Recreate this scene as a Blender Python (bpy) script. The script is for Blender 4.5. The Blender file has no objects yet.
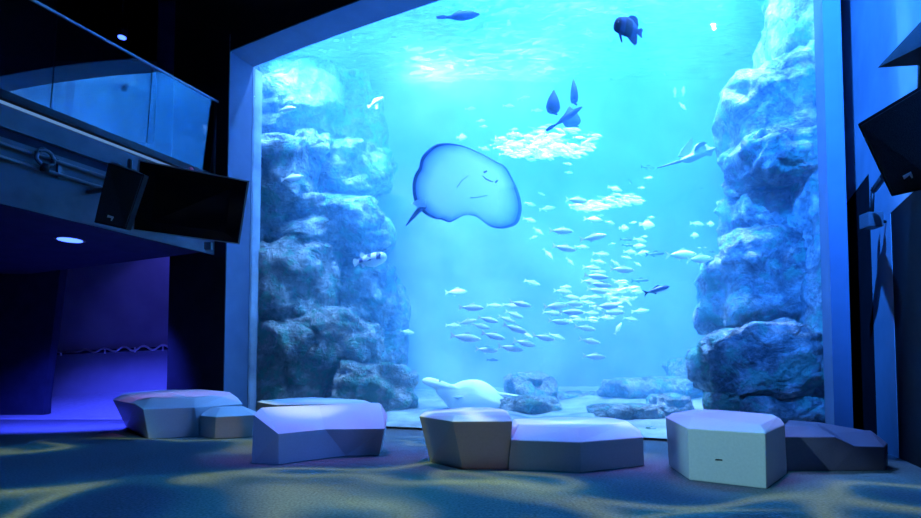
import bpy, bmesh, math, random
from mathutils import Vector, Matrix, noise
from mathutils.geometry import tessellate_polygon

random.seed(7)
S = bpy.context.scene
COL = S.collection
PI = math.pi

# ------------------------------------------------------------------ camera
F, HC, TILT, HOR = 560.0, 0.8, math.radians(2.5), 376.0
CX, CY = 460.5, 259.0
SH = (HOR - CY) - F * math.tan(TILT)
cam_d = bpy.data.cameras.new('camera')
cam = bpy.data.objects.new('camera', cam_d)
COL.objects.link(cam)
cam.location = (0, 0, HC)
cam.rotation_euler = (PI / 2 + TILT, 0, 0)
cam_d.sensor_fit = 'HORIZONTAL'
cam_d.sensor_width = 36.0
cam_d.lens = F / 921.0 * 36.0
cam_d.shift_y = SH / 921.0
cam_d.clip_start = 0.05
cam_d.clip_end = 200
S.camera = cam
V = Vector


def ray(px, py):
    rx = (px - CX) / F
    ry = (CY - py + SH) / F
    return V((rx, math.cos(TILT) - ry * math.sin(TILT), math.sin(TILT) + ry * math.cos(TILT)))


def atY(px, py, Y):
    d = ray(px, py)
    return V((0, 0, HC)) + d * (Y / d.y)


def atZ(px, py, z):
    d = ray(px, py)
    return V((0, 0, HC)) + d * ((z - HC) / d.z)


# tank axes: u runs along the window, n into the water
TH = math.radians(24.5)
U = V((math.cos(TH), -math.sin(TH), 0))
N = V((math.sin(TH), math.cos(TH), 0))
A = V((-3.68, 9.68, 0))
W = 8.45
ZT = 6.27


def T(s, d, z):
    return A + U * s + N * d + V((0, 0, z))


def glassY(px):
    k = (px - CX) / F
    return (A.y + 0.456 * A.x) / (1 + 0.456 * k)


# ------------------------------------------------------------------ materials
def nmat(name):
    m = bpy.data.materials.new(name)
    m.use_nodes = True
    nt = m.node_tree
    for n in list(nt.nodes):
        nt.nodes.remove(n)
    out = nt.nodes.new('ShaderNodeOutputMaterial')
    return m, nt, out


def nd(nt, t, **kw):
    n = nt.nodes.new(t)
    for k, v in kw.items():
        if hasattr(n, k):
            setattr(n, k, v)
        else:
            n.inputs[k.replace('_', ' ')].default_value = v
    return n


def ramp(nt, stops):
    r = nt.nodes.new('ShaderNodeValToRGB')
    e = r.color_ramp.elements
    while len(e) < len(stops):
        e.new(0.5)
    for i, (p, c) in enumerate(stops):
        e[i].position = p
        e[i].color = (*c, 1) if len(c) == 3 else c
    return r


def mat(name, color, rough=0.6, metal=0.0, scale=20.0, vary=0.12, bump=0.0, spec=0.3, detail=4, coord='Object'):
    m, nt, out = nmat(name)
    p = nt.nodes.new('ShaderNodeBsdfPrincipled')
    tc = nt.nodes.new('ShaderNodeTexCoord')
    nz = nd(nt, 'ShaderNodeTexNoise')
    nz.inputs['Scale'].default_value = scale
    nz.inputs['Detail'].default_value = detail
    nt.links.new(tc.outputs[coord], nz.inputs['Vector'])
    lo = tuple(c * (1 - vary) for c in color)
    hi = tuple(min(1, c * (1 + vary)) for c in color)
    r = ramp(nt, [(0.3, lo), (0.7, hi)])
    nt.links.new(nz.outputs['Fac'], r.inputs['Fac'])
    nt.links.new(r.outputs['Color'], p.inputs['Base Color'])
    p.inputs['Roughness'].default_value = rough
    p.inputs['Metallic'].default_value = metal
    p.inputs['Specular IOR Level'].default_value = spec
    if bump:
        b = nt.nodes.new('ShaderNodeBump')
        b.inputs['Strength'].default_value = bump
        b.inputs['Distance'].default_value = 0.05
        nt.links.new(nz.outputs['Fac'], b.inputs['Height'])
        nt.links.new(b.outputs['Normal'], p.inputs['Normal'])
    nt.links.new(p.outputs['BSDF'], out.inputs['Surface'])
    return m


def emit(name, color, strength):
    m, nt, out = nmat(name)
    e = nt.nodes.new('ShaderNodeEmission')
    e.inputs['Color'].default_value = (*color, 1)
    e.inputs['Strength'].default_value = strength
    nt.links.new(e.outputs[0], out.inputs['Surface'])
    return m


def glass(name, tint, refl, rough=0.01):
    m, nt, out = nmat(name)
    t = nt.nodes.new('ShaderNodeBsdfTransparent')
    t.inputs['Color'].default_value = (*tint, 1)
    g = nt.nodes.new('ShaderNodeBsdfGlossy')
    g.inputs['Roughness'].default_value = rough
    lw = nt.nodes.new('ShaderNodeLayerWeight')
    lw.inputs['Blend'].default_value = 0.15
    mr = nt.nodes.new('ShaderNodeMapRange')
    mr.inputs['To Min'].default_value = refl
    mr.inputs['To Max'].default_value = min(1, refl + 0.35)
    nt.links.new(lw.outputs['Fresnel'], mr.inputs['Value'])
    mx = nt.nodes.new('ShaderNodeMixShader')
    nt.links.new(mr.outputs[0], mx.inputs[0])
    nt.links.new(t.outputs[0], mx.inputs[1])
    nt.links.new(g.outputs[0], mx.inputs[2])
    nt.links.new(mx.outputs[0], out.inputs['Surface'])
    return m


def rock_mat(name, dark, mid, light, scale=1.0, low=0.28):
    m, nt, out = nmat(name)
    p = nt.nodes.new('ShaderNodeBsdfPrincipled')
    tc = nt.nodes.new('ShaderNodeTexCoord')
    n1 = nd(nt, 'ShaderNodeTexNoise')
    n1.inputs['Scale'].default_value = 1.9 * scale
    n1.inputs['Detail'].default_value = 9
    n1.inputs['Roughness'].default_value = 0.68
    n1.inputs['Distortion'].default_value = 0.6
    n2 = nd(nt, 'ShaderNodeTexNoise')
    n2.inputs['Scale'].default_value = 5 * scale
    n2.inputs['Detail'].default_value = 8
    n2.inputs['Roughness'].default_value = 0.7
    v = nd(nt, 'ShaderNodeTexVoronoi', feature='DISTANCE_TO_EDGE')
    v.inputs['Scale'].default_value = 1.6 * scale
    for q in (n1, n2):
        nt.links.new(tc.outputs['Object'], q.inputs['Vector'])
    add = nd(nt, 'ShaderNodeVectorMath', operation='ADD')
    nt.links.new(tc.outputs['Object'], add.inputs[0])
    sc = nd(nt, 'ShaderNodeVectorMath', operation='SCALE')
    sc.inputs['Scale'].default_value = 0.6
    nt.links.new(n1.outputs['Color'], sc.inputs[0])
    nt.links.new(sc.outputs[0], add.inputs[1])
    nt.links.new(add.outputs[0], v.inputs['Vector'])
    r = ramp(nt, [(0.36, dark), (0.52, mid), (0.66, light)])
    nt.links.new(n1.outputs['Fac'], r.inputs['Fac'])
    r2 = ramp(nt, [(0.42, (low, low, low)), (0.60, (1, 1, 1))])
    nt.links.new(n2.outputs['Fac'], r2.inputs['Fac'])
    mul = nd(nt, 'ShaderNodeMix', data_type='RGBA', blend_type='MULTIPLY')
    mul.inputs[0].default_value = 0.8
    nt.links.new(r.outputs[0], mul.inputs[6])
    nt.links.new(r2.outputs[0], mul.inputs[7])
    # algae patches and pale crust
    n3 = nd(nt, 'ShaderNodeTexNoise')
    n3.inputs['Scale'].default_value = 2.6 * scale
    n3.inputs['Detail'].default_value = 6
    n3.inputs['Roughness'].default_value = 0.65
    of = nd(nt, 'ShaderNodeVectorMath', operation='ADD')
    of.inputs[1].default_value = (7.3, 2.1, 4.4)
    nt.links.new(tc.outputs['Object'], of.inputs[0])
    nt.links.new(of.outputs[0], n3.inputs['Vector'])
    ra = ramp(nt, [(0.50, (0, 0, 0)), (0.58, (0.75, 0.75, 0.75))])
    nt.links.new(n3.outputs['Fac'], ra.inputs['Fac'])
    ma = nd(nt, 'ShaderNodeMix', data_type='RGBA')
    nt.links.new(ra.outputs[0], ma.inputs[0])
    nt.links.new(mul.outputs[2], ma.inputs[6])
    ma.inputs[7].default_value = (0.16, 0.55, 0.42, 1)
    rc_ = ramp(nt, [(0.60, (0, 0, 0)), (0.66, (0.85, 0.85, 0.85))])
    nt.links.new(n2.outputs['Fac'], rc_.inputs['Fac'])
    mc = nd(nt, 'ShaderNodeMix', data_type='RGBA')
    nt.links.new(rc_.outputs[0], mc.inputs[0])
    nt.links.new(ma.outputs[2], mc.inputs[6])
    mc.inputs[7].default_value = (0.92, 0.90, 0.88, 1)
    nt.links.new(mc.outputs[2], p.inputs['Base Color'])
    p.inputs['Roughness'].default_value = 0.9
    p.inputs['Specular IOR Level'].default_value = 0.1
    vr = ramp(nt, [(0.0, (0, 0, 0)), (0.12, (1, 1, 1))])
    nt.links.new(v.outputs['Distance'], vr.inputs['Fac'])
    s1 = nd(nt, 'ShaderNodeMath', operation='MULTIPLY_ADD')
    s1.inputs[1].default_value = 0.45
    nt.links.new(vr.outputs[0], s1.inputs[0])
    nt.links.new(n2.outputs['Fac'], s1.inputs[2])
    b = nt.nodes.new('ShaderNodeBump')
    b.inputs['Strength'].default_value = 1.0
    b.inputs['Distance'].default_value = 0.35
    nt.links.new(s1.outputs[0], b.inputs['Height'])
    nt.links.new(b.outputs['Normal'], p.inputs['Normal'])
    nt.links.new(p.outputs['BSDF'], out.inputs['Surface'])
    return m


def fish_mat(name, back, side, belly, lo=0.38, hi=0.66, rough=0.35, metal=0.0):
    """real counter-shading: dark back, pale belly, by height on the body"""
    m, nt, out = nmat(name)
    p = nt.nodes.new('ShaderNodeBsdfPrincipled')
    tc = nt.nodes.new('ShaderNodeTexCoord')
    sx = nt.nodes.new('ShaderNodeSeparateXYZ')
    nt.links.new(tc.outputs['Generated'], sx.inputs[0])
    r = ramp(nt, [(lo, belly), ((lo + hi) / 2, side), (hi, back)])
    nt.links.new(sx.outputs['Z'], r.inputs['Fac'])
    nt.links.new(r.outputs[0], p.inputs['Base Color'])
    p.inputs['Roughness'].default_value = rough
    p.inputs['Metallic'].default_value = metal
    nt.links.new(p.outputs['BSDF'], out.inputs['Surface'])
    return m


M = {}
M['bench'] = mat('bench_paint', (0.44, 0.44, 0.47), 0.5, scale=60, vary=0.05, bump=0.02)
M['bench_dark'] = mat('dark_bench', (0.10, 0.075, 0.13), 0.5, scale=60, vary=0.05, bump=0.02)  # darker copy of the bench material, used on one bench
M['frame'] = mat('frame_paint', (0.13, 0.19, 0.30), 0.6, scale=3, vary=0.08)
M['dark'] = mat('dark_wall_paint', (0.012, 0.013, 0.018), 0.8, scale=4, vary=0.2, spec=0.1)
M['darkblue'] = mat('dark_blue_panel', (0.02, 0.025, 0.05), 0.7, scale=4, vary=0.2, spec=0.15)
M['black'] = mat('black_plastic', (0.008, 0.008, 0.010), 0.45, scale=80, vary=0.2)
M['screen'] = mat('dark_screen', (0.002, 0.002, 0.003), 0.08, scale=3, vary=0.1, spec=0.03)
M['bezel'] = mat('grey_bezel', (0.10, 0.11, 0.12), 0.35, scale=40, vary=0.1, spec=0.5)
M['grille'] = mat('speaker_grille', (0.02, 0.022, 0.024), 0.6, scale=160, vary=0.6, bump=0.3)
M['wallblue'] = mat('wall_paint', (0.35, 0.40, 0.48), 0.8, scale=2.5, vary=0.1)
M['fascia'] = mat('fascia_metal', (0.10, 0.12, 0.14), 0.5, scale=2.5, vary=0.25, spec=0.4)
M['lit_rail'] = mat('pale_rail', (0.5, 0.56, 0.62), 0.35, scale=30, vary=0.1)
M['chrome'] = mat('chrome', (0.85, 0.87, 0.9), 0.38, metal=1.0, scale=10, vary=0.04)
M['steel'] = mat('dark_steel', (0.12, 0.13, 0.15), 0.4, metal=0.7, scale=10, vary=0.1)
M['badge'] = mat('silver_badge', (0.7, 0.7, 0.72), 0.3, scale=30, vary=0.05)
M['corr_wall'] = mat('corridor_wall', (0.34, 0.32, 0.34), 0.75, scale=1.4, vary=0.12)
M['ramp'] = mat('ramp_floor', (0.35, 0.35, 0.38), 0.6, scale=12, vary=0.1)
M['strip_glow'] = emit('reflected_glow', (0.2, 0.45, 1.0), 0.5)  # emissive glow standing in for light reflected along the fascia
M['lamp_blue'] = emit('downlight_lens', (0.05, 0.12, 1.0), 5)
M['lamp_white'] = emit('flood_lens', (0.75, 0.95, 1.0), 30)
M['rock_left'] = rock_mat('rock_teal', (0.16, 0.26, 0.32), (0.52, 0.70, 0.74), (0.88, 0.97, 0.94), 0.9, 0.4)
M['rock_right'] = rock_mat('rock_grey', (0.16, 0.24, 0.30), (0.52, 0.66, 0.70), (0.97, 0.98, 0.95), 1.1, 0.35)
M['rock_pale'] = rock_mat('rock_pale', (0.35, 0.42, 0.42), (0.6, 0.68, 0.66), (0.95, 0.95, 0.9), 1.5, 0.6)
M['sand'] = mat('tank_sand', (0.22, 0.26, 0.27), 0.9, scale=3, vary=0.35, bump=0.4, detail=8)
M['tankwall'] = mat('tank_wall', (0.30, 0.38, 0.42), 0.9, scale=0.8, vary=0.35, bump=0.4, detail=8)
M['acrylic'] = glass('acrylic', (0.98, 0.99, 1.0), 0.004)
M['balglass'] = glass('balustrade_glass', (0.55, 0.62, 0.7), 0.15)
M['acr_edge'] = mat('acrylic_edge', (0.28, 0.36, 0.46), 0.35, scale=2.0, vary=0.35)

M['silver'] = fish_mat('silver_fish', (0.25, 0.38, 0.52), (0.85, 0.9, 0.93), (0.98, 0.99, 0.99), 0.42, 0.80, 0.4, 0.1)
M['whitefish'] = fish_mat('white_fish', (0.75, 0.78, 0.8), (0.97, 0.97, 0.97), (1, 1, 1), 0.3, 0.95, 0.4, 0.0)
M['palefish'] = fish_mat('pale_fish', (0.30, 0.45, 0.55), (0.75, 0.86, 0.9), (0.9, 0.95, 0.95), 0.3, 0.8, 0.4, 0.0)
M['darkfish'] = fish_mat('dark_backed_fish', (0.02, 0.05, 0.14), (0.05, 0.10, 0.22), (0.45, 0.6, 0.7), 0.08, 0.45)
M['fin'] = mat('fish_fin', (0.9, 0.94, 0.95), 0.4, metal=0.0, scale=30, vary=0.1)
M['darkfin'] = mat('dark_fin', (0.008, 0.015, 0.05), 0.5, scale=30, vary=0.2)
M['eye'] = mat('fish_eye', (0.01, 0.01, 0.012), 0.15, scale=5, vary=0.1, spec=0.6)
M['coral_fin'] = mat('peach_fin', (0.95, 0.55, 0.4), 0.5, scale=30, vary=0.15)


def band_mat(name, base, band, axis='X', n=3.0, phase=0.0, thr=(0.45, 0.6), belly=None, dist=0.5):
    m, nt, out = nmat(name)
    p = nt.nodes.new('ShaderNodeBsdfPrincipled')
    tc = nt.nodes.new('ShaderNodeTexCoord')
    wv = nd(nt, 'ShaderNodeTexWave', bands_direction=axis)
    wv.inputs['Scale'].default_value = n * 2 * PI / 20.0
    wv.inputs['Distortion'].default_value = dist
    wv.inputs['Phase Offset'].default_value = phase
    nt.links.new(tc.outputs['Generated'], wv.inputs['Vector'])
    r = ramp(nt, [(thr[0], base), (thr[1], band)])
    nt.links.new(wv.outputs['Fac'], r.inputs['Fac'])
    src = r.outputs[0]
    if belly:
        sx = nt.nodes.new('ShaderNodeSeparateXYZ')
        nt.links.new(tc.outputs['Generated'], sx.inputs[0])
        rr = ramp(nt, [(0.36, (0, 0, 0)), (0.46, (1, 1, 1))])
        nt.links.new(sx.outputs['Z'], rr.inputs['Fac'])
        mx = nd(nt, 'ShaderNodeMix', data_type='RGBA')
        nt.links.new(rr.outputs[0], mx.inputs[0])
        mx.inputs[6].default_value = (*belly, 1)
        nt.links.new(src, mx.inputs[7])
        src = mx.outputs[2]
    nt.links.new(src, p.inputs['Base Color'])
    p.inputs['Roughness'].default_value = 0.5
    nt.links.new(p.outputs['BSDF'], out.inputs['Surface'])
    return m


M['puffer'] = band_mat('banded_puffer', (0.80, 0.72, 0.85), (0.08, 0.07, 0.25), 'X', 3.0, 1.2, (0.5, 0.7), (0.92, 0.97, 0.9), 0.5)
M['bat'] = band_mat('banded_batfish', (0.004, 0.008, 0.03), (0.012, 0.028, 0.09), 'X', 2.0, 0.8, (0.5, 0.85), None, 0.6)
M['batside'] = fish_mat('batfish_edge_on', (0.010, 0.016, 0.06), (0.008, 0.02, 0.08), (0.006, 0.016, 0.07), 0.25, 0.8, 0.5)
for k_ in ('bat', 'batside', 'darkfin'):
    for n_ in M[k_].node_tree.nodes:
        if n_.type == 'BSDF_PRINCIPLED':
            n_.inputs['Specular IOR Level'].default_value = 0.05
            n_.inputs['Roughness'].default_value = 0.8
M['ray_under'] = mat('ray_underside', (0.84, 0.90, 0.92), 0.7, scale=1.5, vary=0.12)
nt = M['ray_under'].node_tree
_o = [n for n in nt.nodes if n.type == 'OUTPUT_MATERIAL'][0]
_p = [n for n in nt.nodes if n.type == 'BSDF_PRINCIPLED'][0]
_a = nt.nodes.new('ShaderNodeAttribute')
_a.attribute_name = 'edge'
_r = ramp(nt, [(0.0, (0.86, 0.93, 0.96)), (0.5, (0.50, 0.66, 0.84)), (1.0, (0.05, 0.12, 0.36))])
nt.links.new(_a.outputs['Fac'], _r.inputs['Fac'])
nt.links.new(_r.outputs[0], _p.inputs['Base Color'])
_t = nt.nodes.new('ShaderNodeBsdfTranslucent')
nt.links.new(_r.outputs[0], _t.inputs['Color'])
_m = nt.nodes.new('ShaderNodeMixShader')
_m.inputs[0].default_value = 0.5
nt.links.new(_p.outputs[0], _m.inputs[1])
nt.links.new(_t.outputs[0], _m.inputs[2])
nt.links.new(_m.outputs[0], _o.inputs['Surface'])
M['ray_rim'] = mat('ray_dark_margin', (0.02, 0.06, 0.20), 0.6, scale=6, vary=0.25)
M['ray_mark'] = mat('ray_dark_mark', (0.03, 0.05, 0.10), 0.6, scale=6, vary=0.2)
M['ray_fold'] = mat('ray_fold', (0.40, 0.52, 0.60), 0.7, scale=6, vary=0.2)
M['ray_grey'] = mat('ray_grey_blue', (0.22, 0.30, 0.42), 0.6, scale=4, vary=0.2)
M['ray_pale'] = mat('ray_pale', (0.80, 0.86, 0.84), 0.7, scale=3, vary=0.1)


def carpet():
    m, nt, out = nmat('carpet')
    p = nt.nodes.new('ShaderNodeBsdfPrincipled')
    tc = nt.nodes.new('ShaderNodeTexCoord')
    n1 = nd(nt, 'ShaderNodeTexNoise')
    n1.inputs['Scale'].default_value = 55
    n1.inputs['Detail'].default_value = 5
    nt.links.new(tc.outputs['Object'], n1.inputs['Vector'])
    r = ramp(nt, [(0.3, (0.05, 0.054, 0.062)), (0.7, (0.14, 0.145, 0.16))])
    nt.links.new(n1.outputs['Fac'], r.inputs['Fac'])
    nt.links.new(r.outputs[0], p.inputs['Base Color'])
    p.inputs['Roughness'].default_value = 0.85
    p.inputs['Specular IOR Level'].default_value = 0.15
    b = nt.nodes.new('ShaderNodeBump')
    b.inputs['Strength'].default_value = 0.5
    b.inputs['Distance'].default_value = 0.01
    nt.links.new(n1.outputs['Fac'], b.inputs['Height'])
    nt.links.new(b.outputs['Normal'], p.inputs['Normal'])
    nt.links.new(p.outputs['BSDF'], out.inputs['Surface'])
    return m


M['carpet'] = carpet()

# ------------------------------------------------------------------ mesh helpers


def link(name, verts, faces, m, parent=None, smooth=False, mats=None, fmat=None):
    me = bpy.data.meshes.new(name)
    me.from_pydata([tuple(v) for v in verts], [], faces)
    me.validate()
    for x in (mats or [m]):
        me.materials.append(x)
    bm = bmesh.new()
    bm.from_mesh(me)
    bmesh.ops.recalc_face_normals(bm, faces=bm.faces)
    bm.to_mesh(me)
    bm.free()
    if fmat:
        for p_, k in zip(me.polygons, fmat):
            p_.material_index = k
    if smooth:
        for p_ in me.polygons:
            p_.use_smooth = True
    o = bpy.data.objects.new(name, me)
    COL.objects.link(o)
    if parent:
        o.parent = parent
        o.matrix_parent_inverse = Matrix.Translation(-parent.location) if parent.type == 'EMPTY' and not parent.get('local') else Matrix()
    return o


def tag(o, label, cat, group=None, kind=None):
    o['label'] = label
    o['category'] = cat
    if group:
        o['group'] = group
    if kind:
        o['kind'] = kind
    return o


def struct(o, label=None, cat=None):
    o['kind'] = 'structure'
    if label:
        o['label'] = label
    if cat:
        o['category'] = cat
    return o


def empty(name, loc=(0, 0, 0), local=False):
    o = bpy.data.objects.new(name, None)
    o.location = loc
    o.empty_display_size = 0.1
    if local:
        o['local'] = 1
    COL.objects.link(o)
    return o


class MB:
    def __init__(s):
        s.v, s.f = [], []

    def add(s, verts, faces):
        k = len(s.v)
        s.v += [V(v) for v in verts]
        s.f += [tuple(i + k for i in f) for f in faces]

    def hexa(s, a, b):
        """two quads a (4 pts) and b (4 pts) joined"""
        s.add(list(a) + list(b), [(0, 1, 2, 3), (7, 6, 5, 4), (0, 4, 5, 1), (1, 5, 6, 2), (2, 6, 7, 3), (3, 7, 4, 0)])
        return s

    def tbox(s, s0, s1, d0, d1, z0, z1):
        q = lambda z: [T(s0, d0, z), T(s1, d0, z), T(s1, d1, z), T(s0, d1, z)]
        return s.hexa(q(z0), q(z1))

    def box(s, x0, x1, y0, y1, z0, z1):
        q = lambda z: [V((x0, y0, z)), V((x1, y0, z)), V((x1, y1, z)), V((x0, y1, z))]
        return s.hexa(q(z0), q(z1))

    def prism(s, pts, off):
        """polygon pts extruded by vector off"""
        n = len(pts)
        s.add(list(pts) + [p + off for p in pts],
              [tuple(range(n)), tuple(range(2 * n - 1, n - 1, -1))] +
              [(i, (i + 1) % n, n + (i + 1) % n, n + i) for i in range(n)])
        return s

    def tube(s, path, r, seg=8):
        rings = []
        n = len(path)
        for i, p in enumerate(path):
            t = (path[min(i + 1, n - 1)] - path[max(i - 1, 0)]).normalized()
            up = V((0, 0, 1)) if abs(t.z) < 0.9 else V((1, 0, 0))
            a = t.cross(up).normalized()
            b = t.cross(a)
            rr = r[i] if isinstance(r, (list, tuple)) else r
            rings.append([p + (a * math.cos(2 * PI * k / seg) + b * math.sin(2 * PI * k / seg)) * rr for k in range(seg)])
        vs = [v for g in rings for v in g]
        fs = []
        for i in range(n - 1):
            for k in range(seg):
                fs.append((i * seg + k, i * seg + (k + 1) % seg, (i + 1) * seg + (k + 1) % seg, (i + 1) * seg + k))
        fs.append(tuple(range(seg)))
        fs.append(tuple(range((n - 1) * seg, n * seg))[::-1])
        s.add(vs, fs)
        return s

    def ball(s, c, r, seg=10):
        c = V(c)
        r = V(r) if not isinstance(r, (int, float)) else V((r, r, r))
        vs, fs = [], []
        rows = seg // 2 + 1
        for i in range(rows + 1):
            th = PI * i / rows
            for k in range(seg):
                ph = 2 * PI * k / seg
                vs.append(c + V((r.x * math.sin(th) * math.cos(ph), r.y * math.sin(th) * math.sin(ph), r.z * math.cos(th))))
        for i in range(rows):
            for k in range(seg):
                fs.append((i * seg + k, i * seg + (k + 1) % seg, (i + 1) * seg + (k + 1) % seg, (i + 1) * seg + k))
        s.add(vs, fs)
        return s

    def build(s, name, m, parent=None, smooth=False, bevel=0.0):
        o = link(name, s.v, s.f, m, parent, smooth)
        if smooth or bevel:
            bm = bmesh.new()
            bm.from_mesh(o.data)
            bmesh.ops.remove_doubles(bm, verts=bm.verts, dist=1e-5)
            if bevel:
                bmesh.ops.bevel(bm, geom=list(bm.edges), offset=bevel, segments=2, affect='EDGES', profile=0.7)
            bmesh.ops.recalc_face_normals(bm, faces=bm.faces)
            bm.to_mesh(o.data)
            bm.free()
        return o


# ------------------------------------------------------------------ room shell
b = MB(); b.box(-13, 12, -7, 16, -0.2, 0.0)
struct(b.build('floor', M['carpet']), 'dark carpeted floor of the viewing hall lit by coloured light ripples', 'floor')
b = MB(); b.box(-13, 12, -7, 16, 10.0, 10.2)
struct(b.build('ceiling', M['dark']), 'black ceiling high over the viewing hall', 'ceiling')
b = MB(); b.box(-13, 12, -7.2, -7, 0, 10)
struct(b.build('wall_back', M['dark']), 'dark wall behind the viewer', 'wall')
b = MB(); b.box(-13.2, -13, -7, 16, 0, 10)
struct(b.build('wall_left', M['dark']), 'dark wall at the far left of the hall', 'wall')

# tank wall: pier left of the window, wall over it, slot at right
FR = -0.5
b = MB(); b.tbox(-1.36, -0.02, FR, 0.02, 0, 10); b.tbox(-1.85, -1.36, -0.02, 0.02, 0, 10)
struct(b.build('wall_pier', M['dark']), 'dark pier between the corridor opening and the tank window', 'wall')
b = MB(); b.tbox(-0.02, 0, FR, 0.02, 0, ZT + 0.3)
struct(b.build('trim_1', M['frame']), 'left jamb of the tank window lit blue', 'trim')
b = MB(); b.tbox(W, W + 0.16, FR, 0.02, 0, 10)
struct(b.build('trim_2', M['frame']), 'right jamb of the tank window lit blue', 'trim')


def arch(s):
    t = s / W
    return ZT + 0.16 * 4 * t * (1 - t)


K = 24
pts = [T(-0.02, FR, arch(0) + 0.02)] + [T(W * i / K, FR, arch(W * i / K) + 0.02) for i in range(K + 1)] + [T(W, FR, 10), T(-0.02, FR, 10)]
b = MB(); b.prism(pts, N * 0.5)
struct(b.build('wall_over_window', M['dark']), 'black wall above the arched top of the tank window', 'wall')
b = MB()
for i in range(K):
    s0, s1 = W * i / K, W * (i + 1) / K
    b.hexa([T(s0, FR, arch(s0)), T(s1, FR, arch(s1)), T(s1, 0.02, arch(s1)), T(s0, 0.02, arch(s0))],
           [T(s0, FR, arch(s0) + 0.02), T(s1, FR, arch(s1) + 0.02), T(s1, 0.02, arch(s1) + 0.02), T(s0, 0.02, arch(s0) + 0.02)])
struct(b.build('trim_3', M['frame']), 'arched top reveal of the tank window lit blue', 'trim')
# the acrylic pane
pts = [T(0, 0, 0)] + [T(W, 0, 0)] + [T(W * i / K, 0, arch(W * i / K)) for i in range(K, -1, -1)]
b = MB(); b.prism(pts, N * 0.06)
struct(b.build('window_1', M['acrylic']), 'huge clear acrylic window of the aquarium tank', 'window')
b = MB(); b.tbox(-0.06, 0.0, 0.021, 0.24, 0, ZT)
struct(b.build('trim_4', M['acr_edge']), 'pale wavy acrylic edge along the left side of the tank window', 'trim')
b = MB(); b.tbox(W + 0.16, 9.2, 1.9, 2.1, 0, 10)
struct(b.build('wall_slot', M['dark']), 'dark back of the slot between tank and right wall', 'wall')

RS = 8.97
b = MB()
b.tbox(RS, RS + 0.4, -0.5, 0.28, 0, 10)
b.tbox(RS, RS + 0.4, 0.28, 1.9, 3.08, 10)
b.tbox(RS + 0.15, RS + 0.4, 0.28, 1.9, 0, 3.08)
b.tbox(RS, RS + 0.4, -2.2, -0.5, 2.42, 10)
b.tbox(RS, RS + 0.4, -14, -2.2, 0, 10)
struct(b.build('wall_right', M['wallblue']), 'blue lit wall on the right with dark doorways', 'wall')
b = MB(); b.tbox(RS + 0.004, RS + 0.06, 0.28, 1.9, 0, 3.08)
struct(b.build('door_1', M['dark']), 'tall dark door panel right of the tank frame', 'door')
b = MB(); b.tbox(RS + 0.004, RS + 0.06, -2.2, -0.5, 0, 2.42)
struct(b.build('door_2', M['dark']), 'dark doorway at the right edge', 'door')

# tank shell
BY = 12.6
ZS = 7.55
b = MB(); b.box(-7, 9.5, BY, BY + 0.3, -0.5, 9.5)
struct(b.build('wall_tank', M['tankwall']), 'hazy blue back wall of the tank', 'wall')


def grid(name, x0, x1, y0, y1, nx, ny, fz, m, keep=lambda x, y: True, thick=0.0):
    vs, fs, idx = [], [], {}
    for j in range(ny + 1):
        for i in range(nx + 1):
            x = x0 + (x1 - x0) * i / nx
            y = y0 + (y1 - y0) * j / ny
            if keep(x, y):
                idx[i, j] = len(vs)
                vs.append((x, y, fz(x, y)))
    for j in range(ny):
        for i in range(nx):
            q = [(i, j), (i + 1, j), (i + 1, j + 1), (i, j + 1)]
            if all(k in idx for k in q):
                fs.append(tuple(idx[k] for k in q))
    return link(name, vs, fs, m, smooth=True)


inside = lambda x, y, e=0.12: (V((x, y, 0)) - A).dot(N) > e
NB, NA = 110, 60
vs, fs = [], []
for j in range(NA + 1):
    for i in range(NB + 1):
        s_ = -1.78 + (W + 1.94) * i / NB
        p = T(s_, 0.065, 0)
        tgt = V((p.x * 1.0 + 0.35 * (BY - p.y), BY, 0))
        p = p.lerp(tgt, (j / NA))
        x, y = p.x, p.y
        d_ = (p - A).dot(N)
        z = 0.02 + (0.06 + 0.10 * noise.noise(V((x * 0.9, y * 0.9, 3))) + 0.04 * noise.noise(V((x * 3, y * 3, 1)))) * min(1, d_ / 0.5) + 0.5 * max(0, min(1, d_ / 5))
        vs.append((x, y, max(0.012, z)))
for j in range(NA):
    for i in range(NB):
        k = j * (NB + 1) + i
        fs.append((k, k + 1, k + NB + 2, k + NB + 1))
o = link('tank_bed', vs, fs, M['sand'], smooth=True)
struct(o, 'pale sandy bed of the tank', 'tank bed')
b = MB(); b.tbox(W + 0.165, W + 0.25, 0.02, 7.4, 0, 10)
struct(b.build('wall_tank_right', M['tankwall']), 'right side wall of the tank behind the rocks', 'wall')
b = MB(); b.tbox(-1.9, -1.8, 0.02, 5, 0, 10)
struct(b.build('wall_tank_left', M['tankwall']), 'left side wall of the tank behind the rocks', 'wall')

# ------------------------------------------------------------------ water


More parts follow.
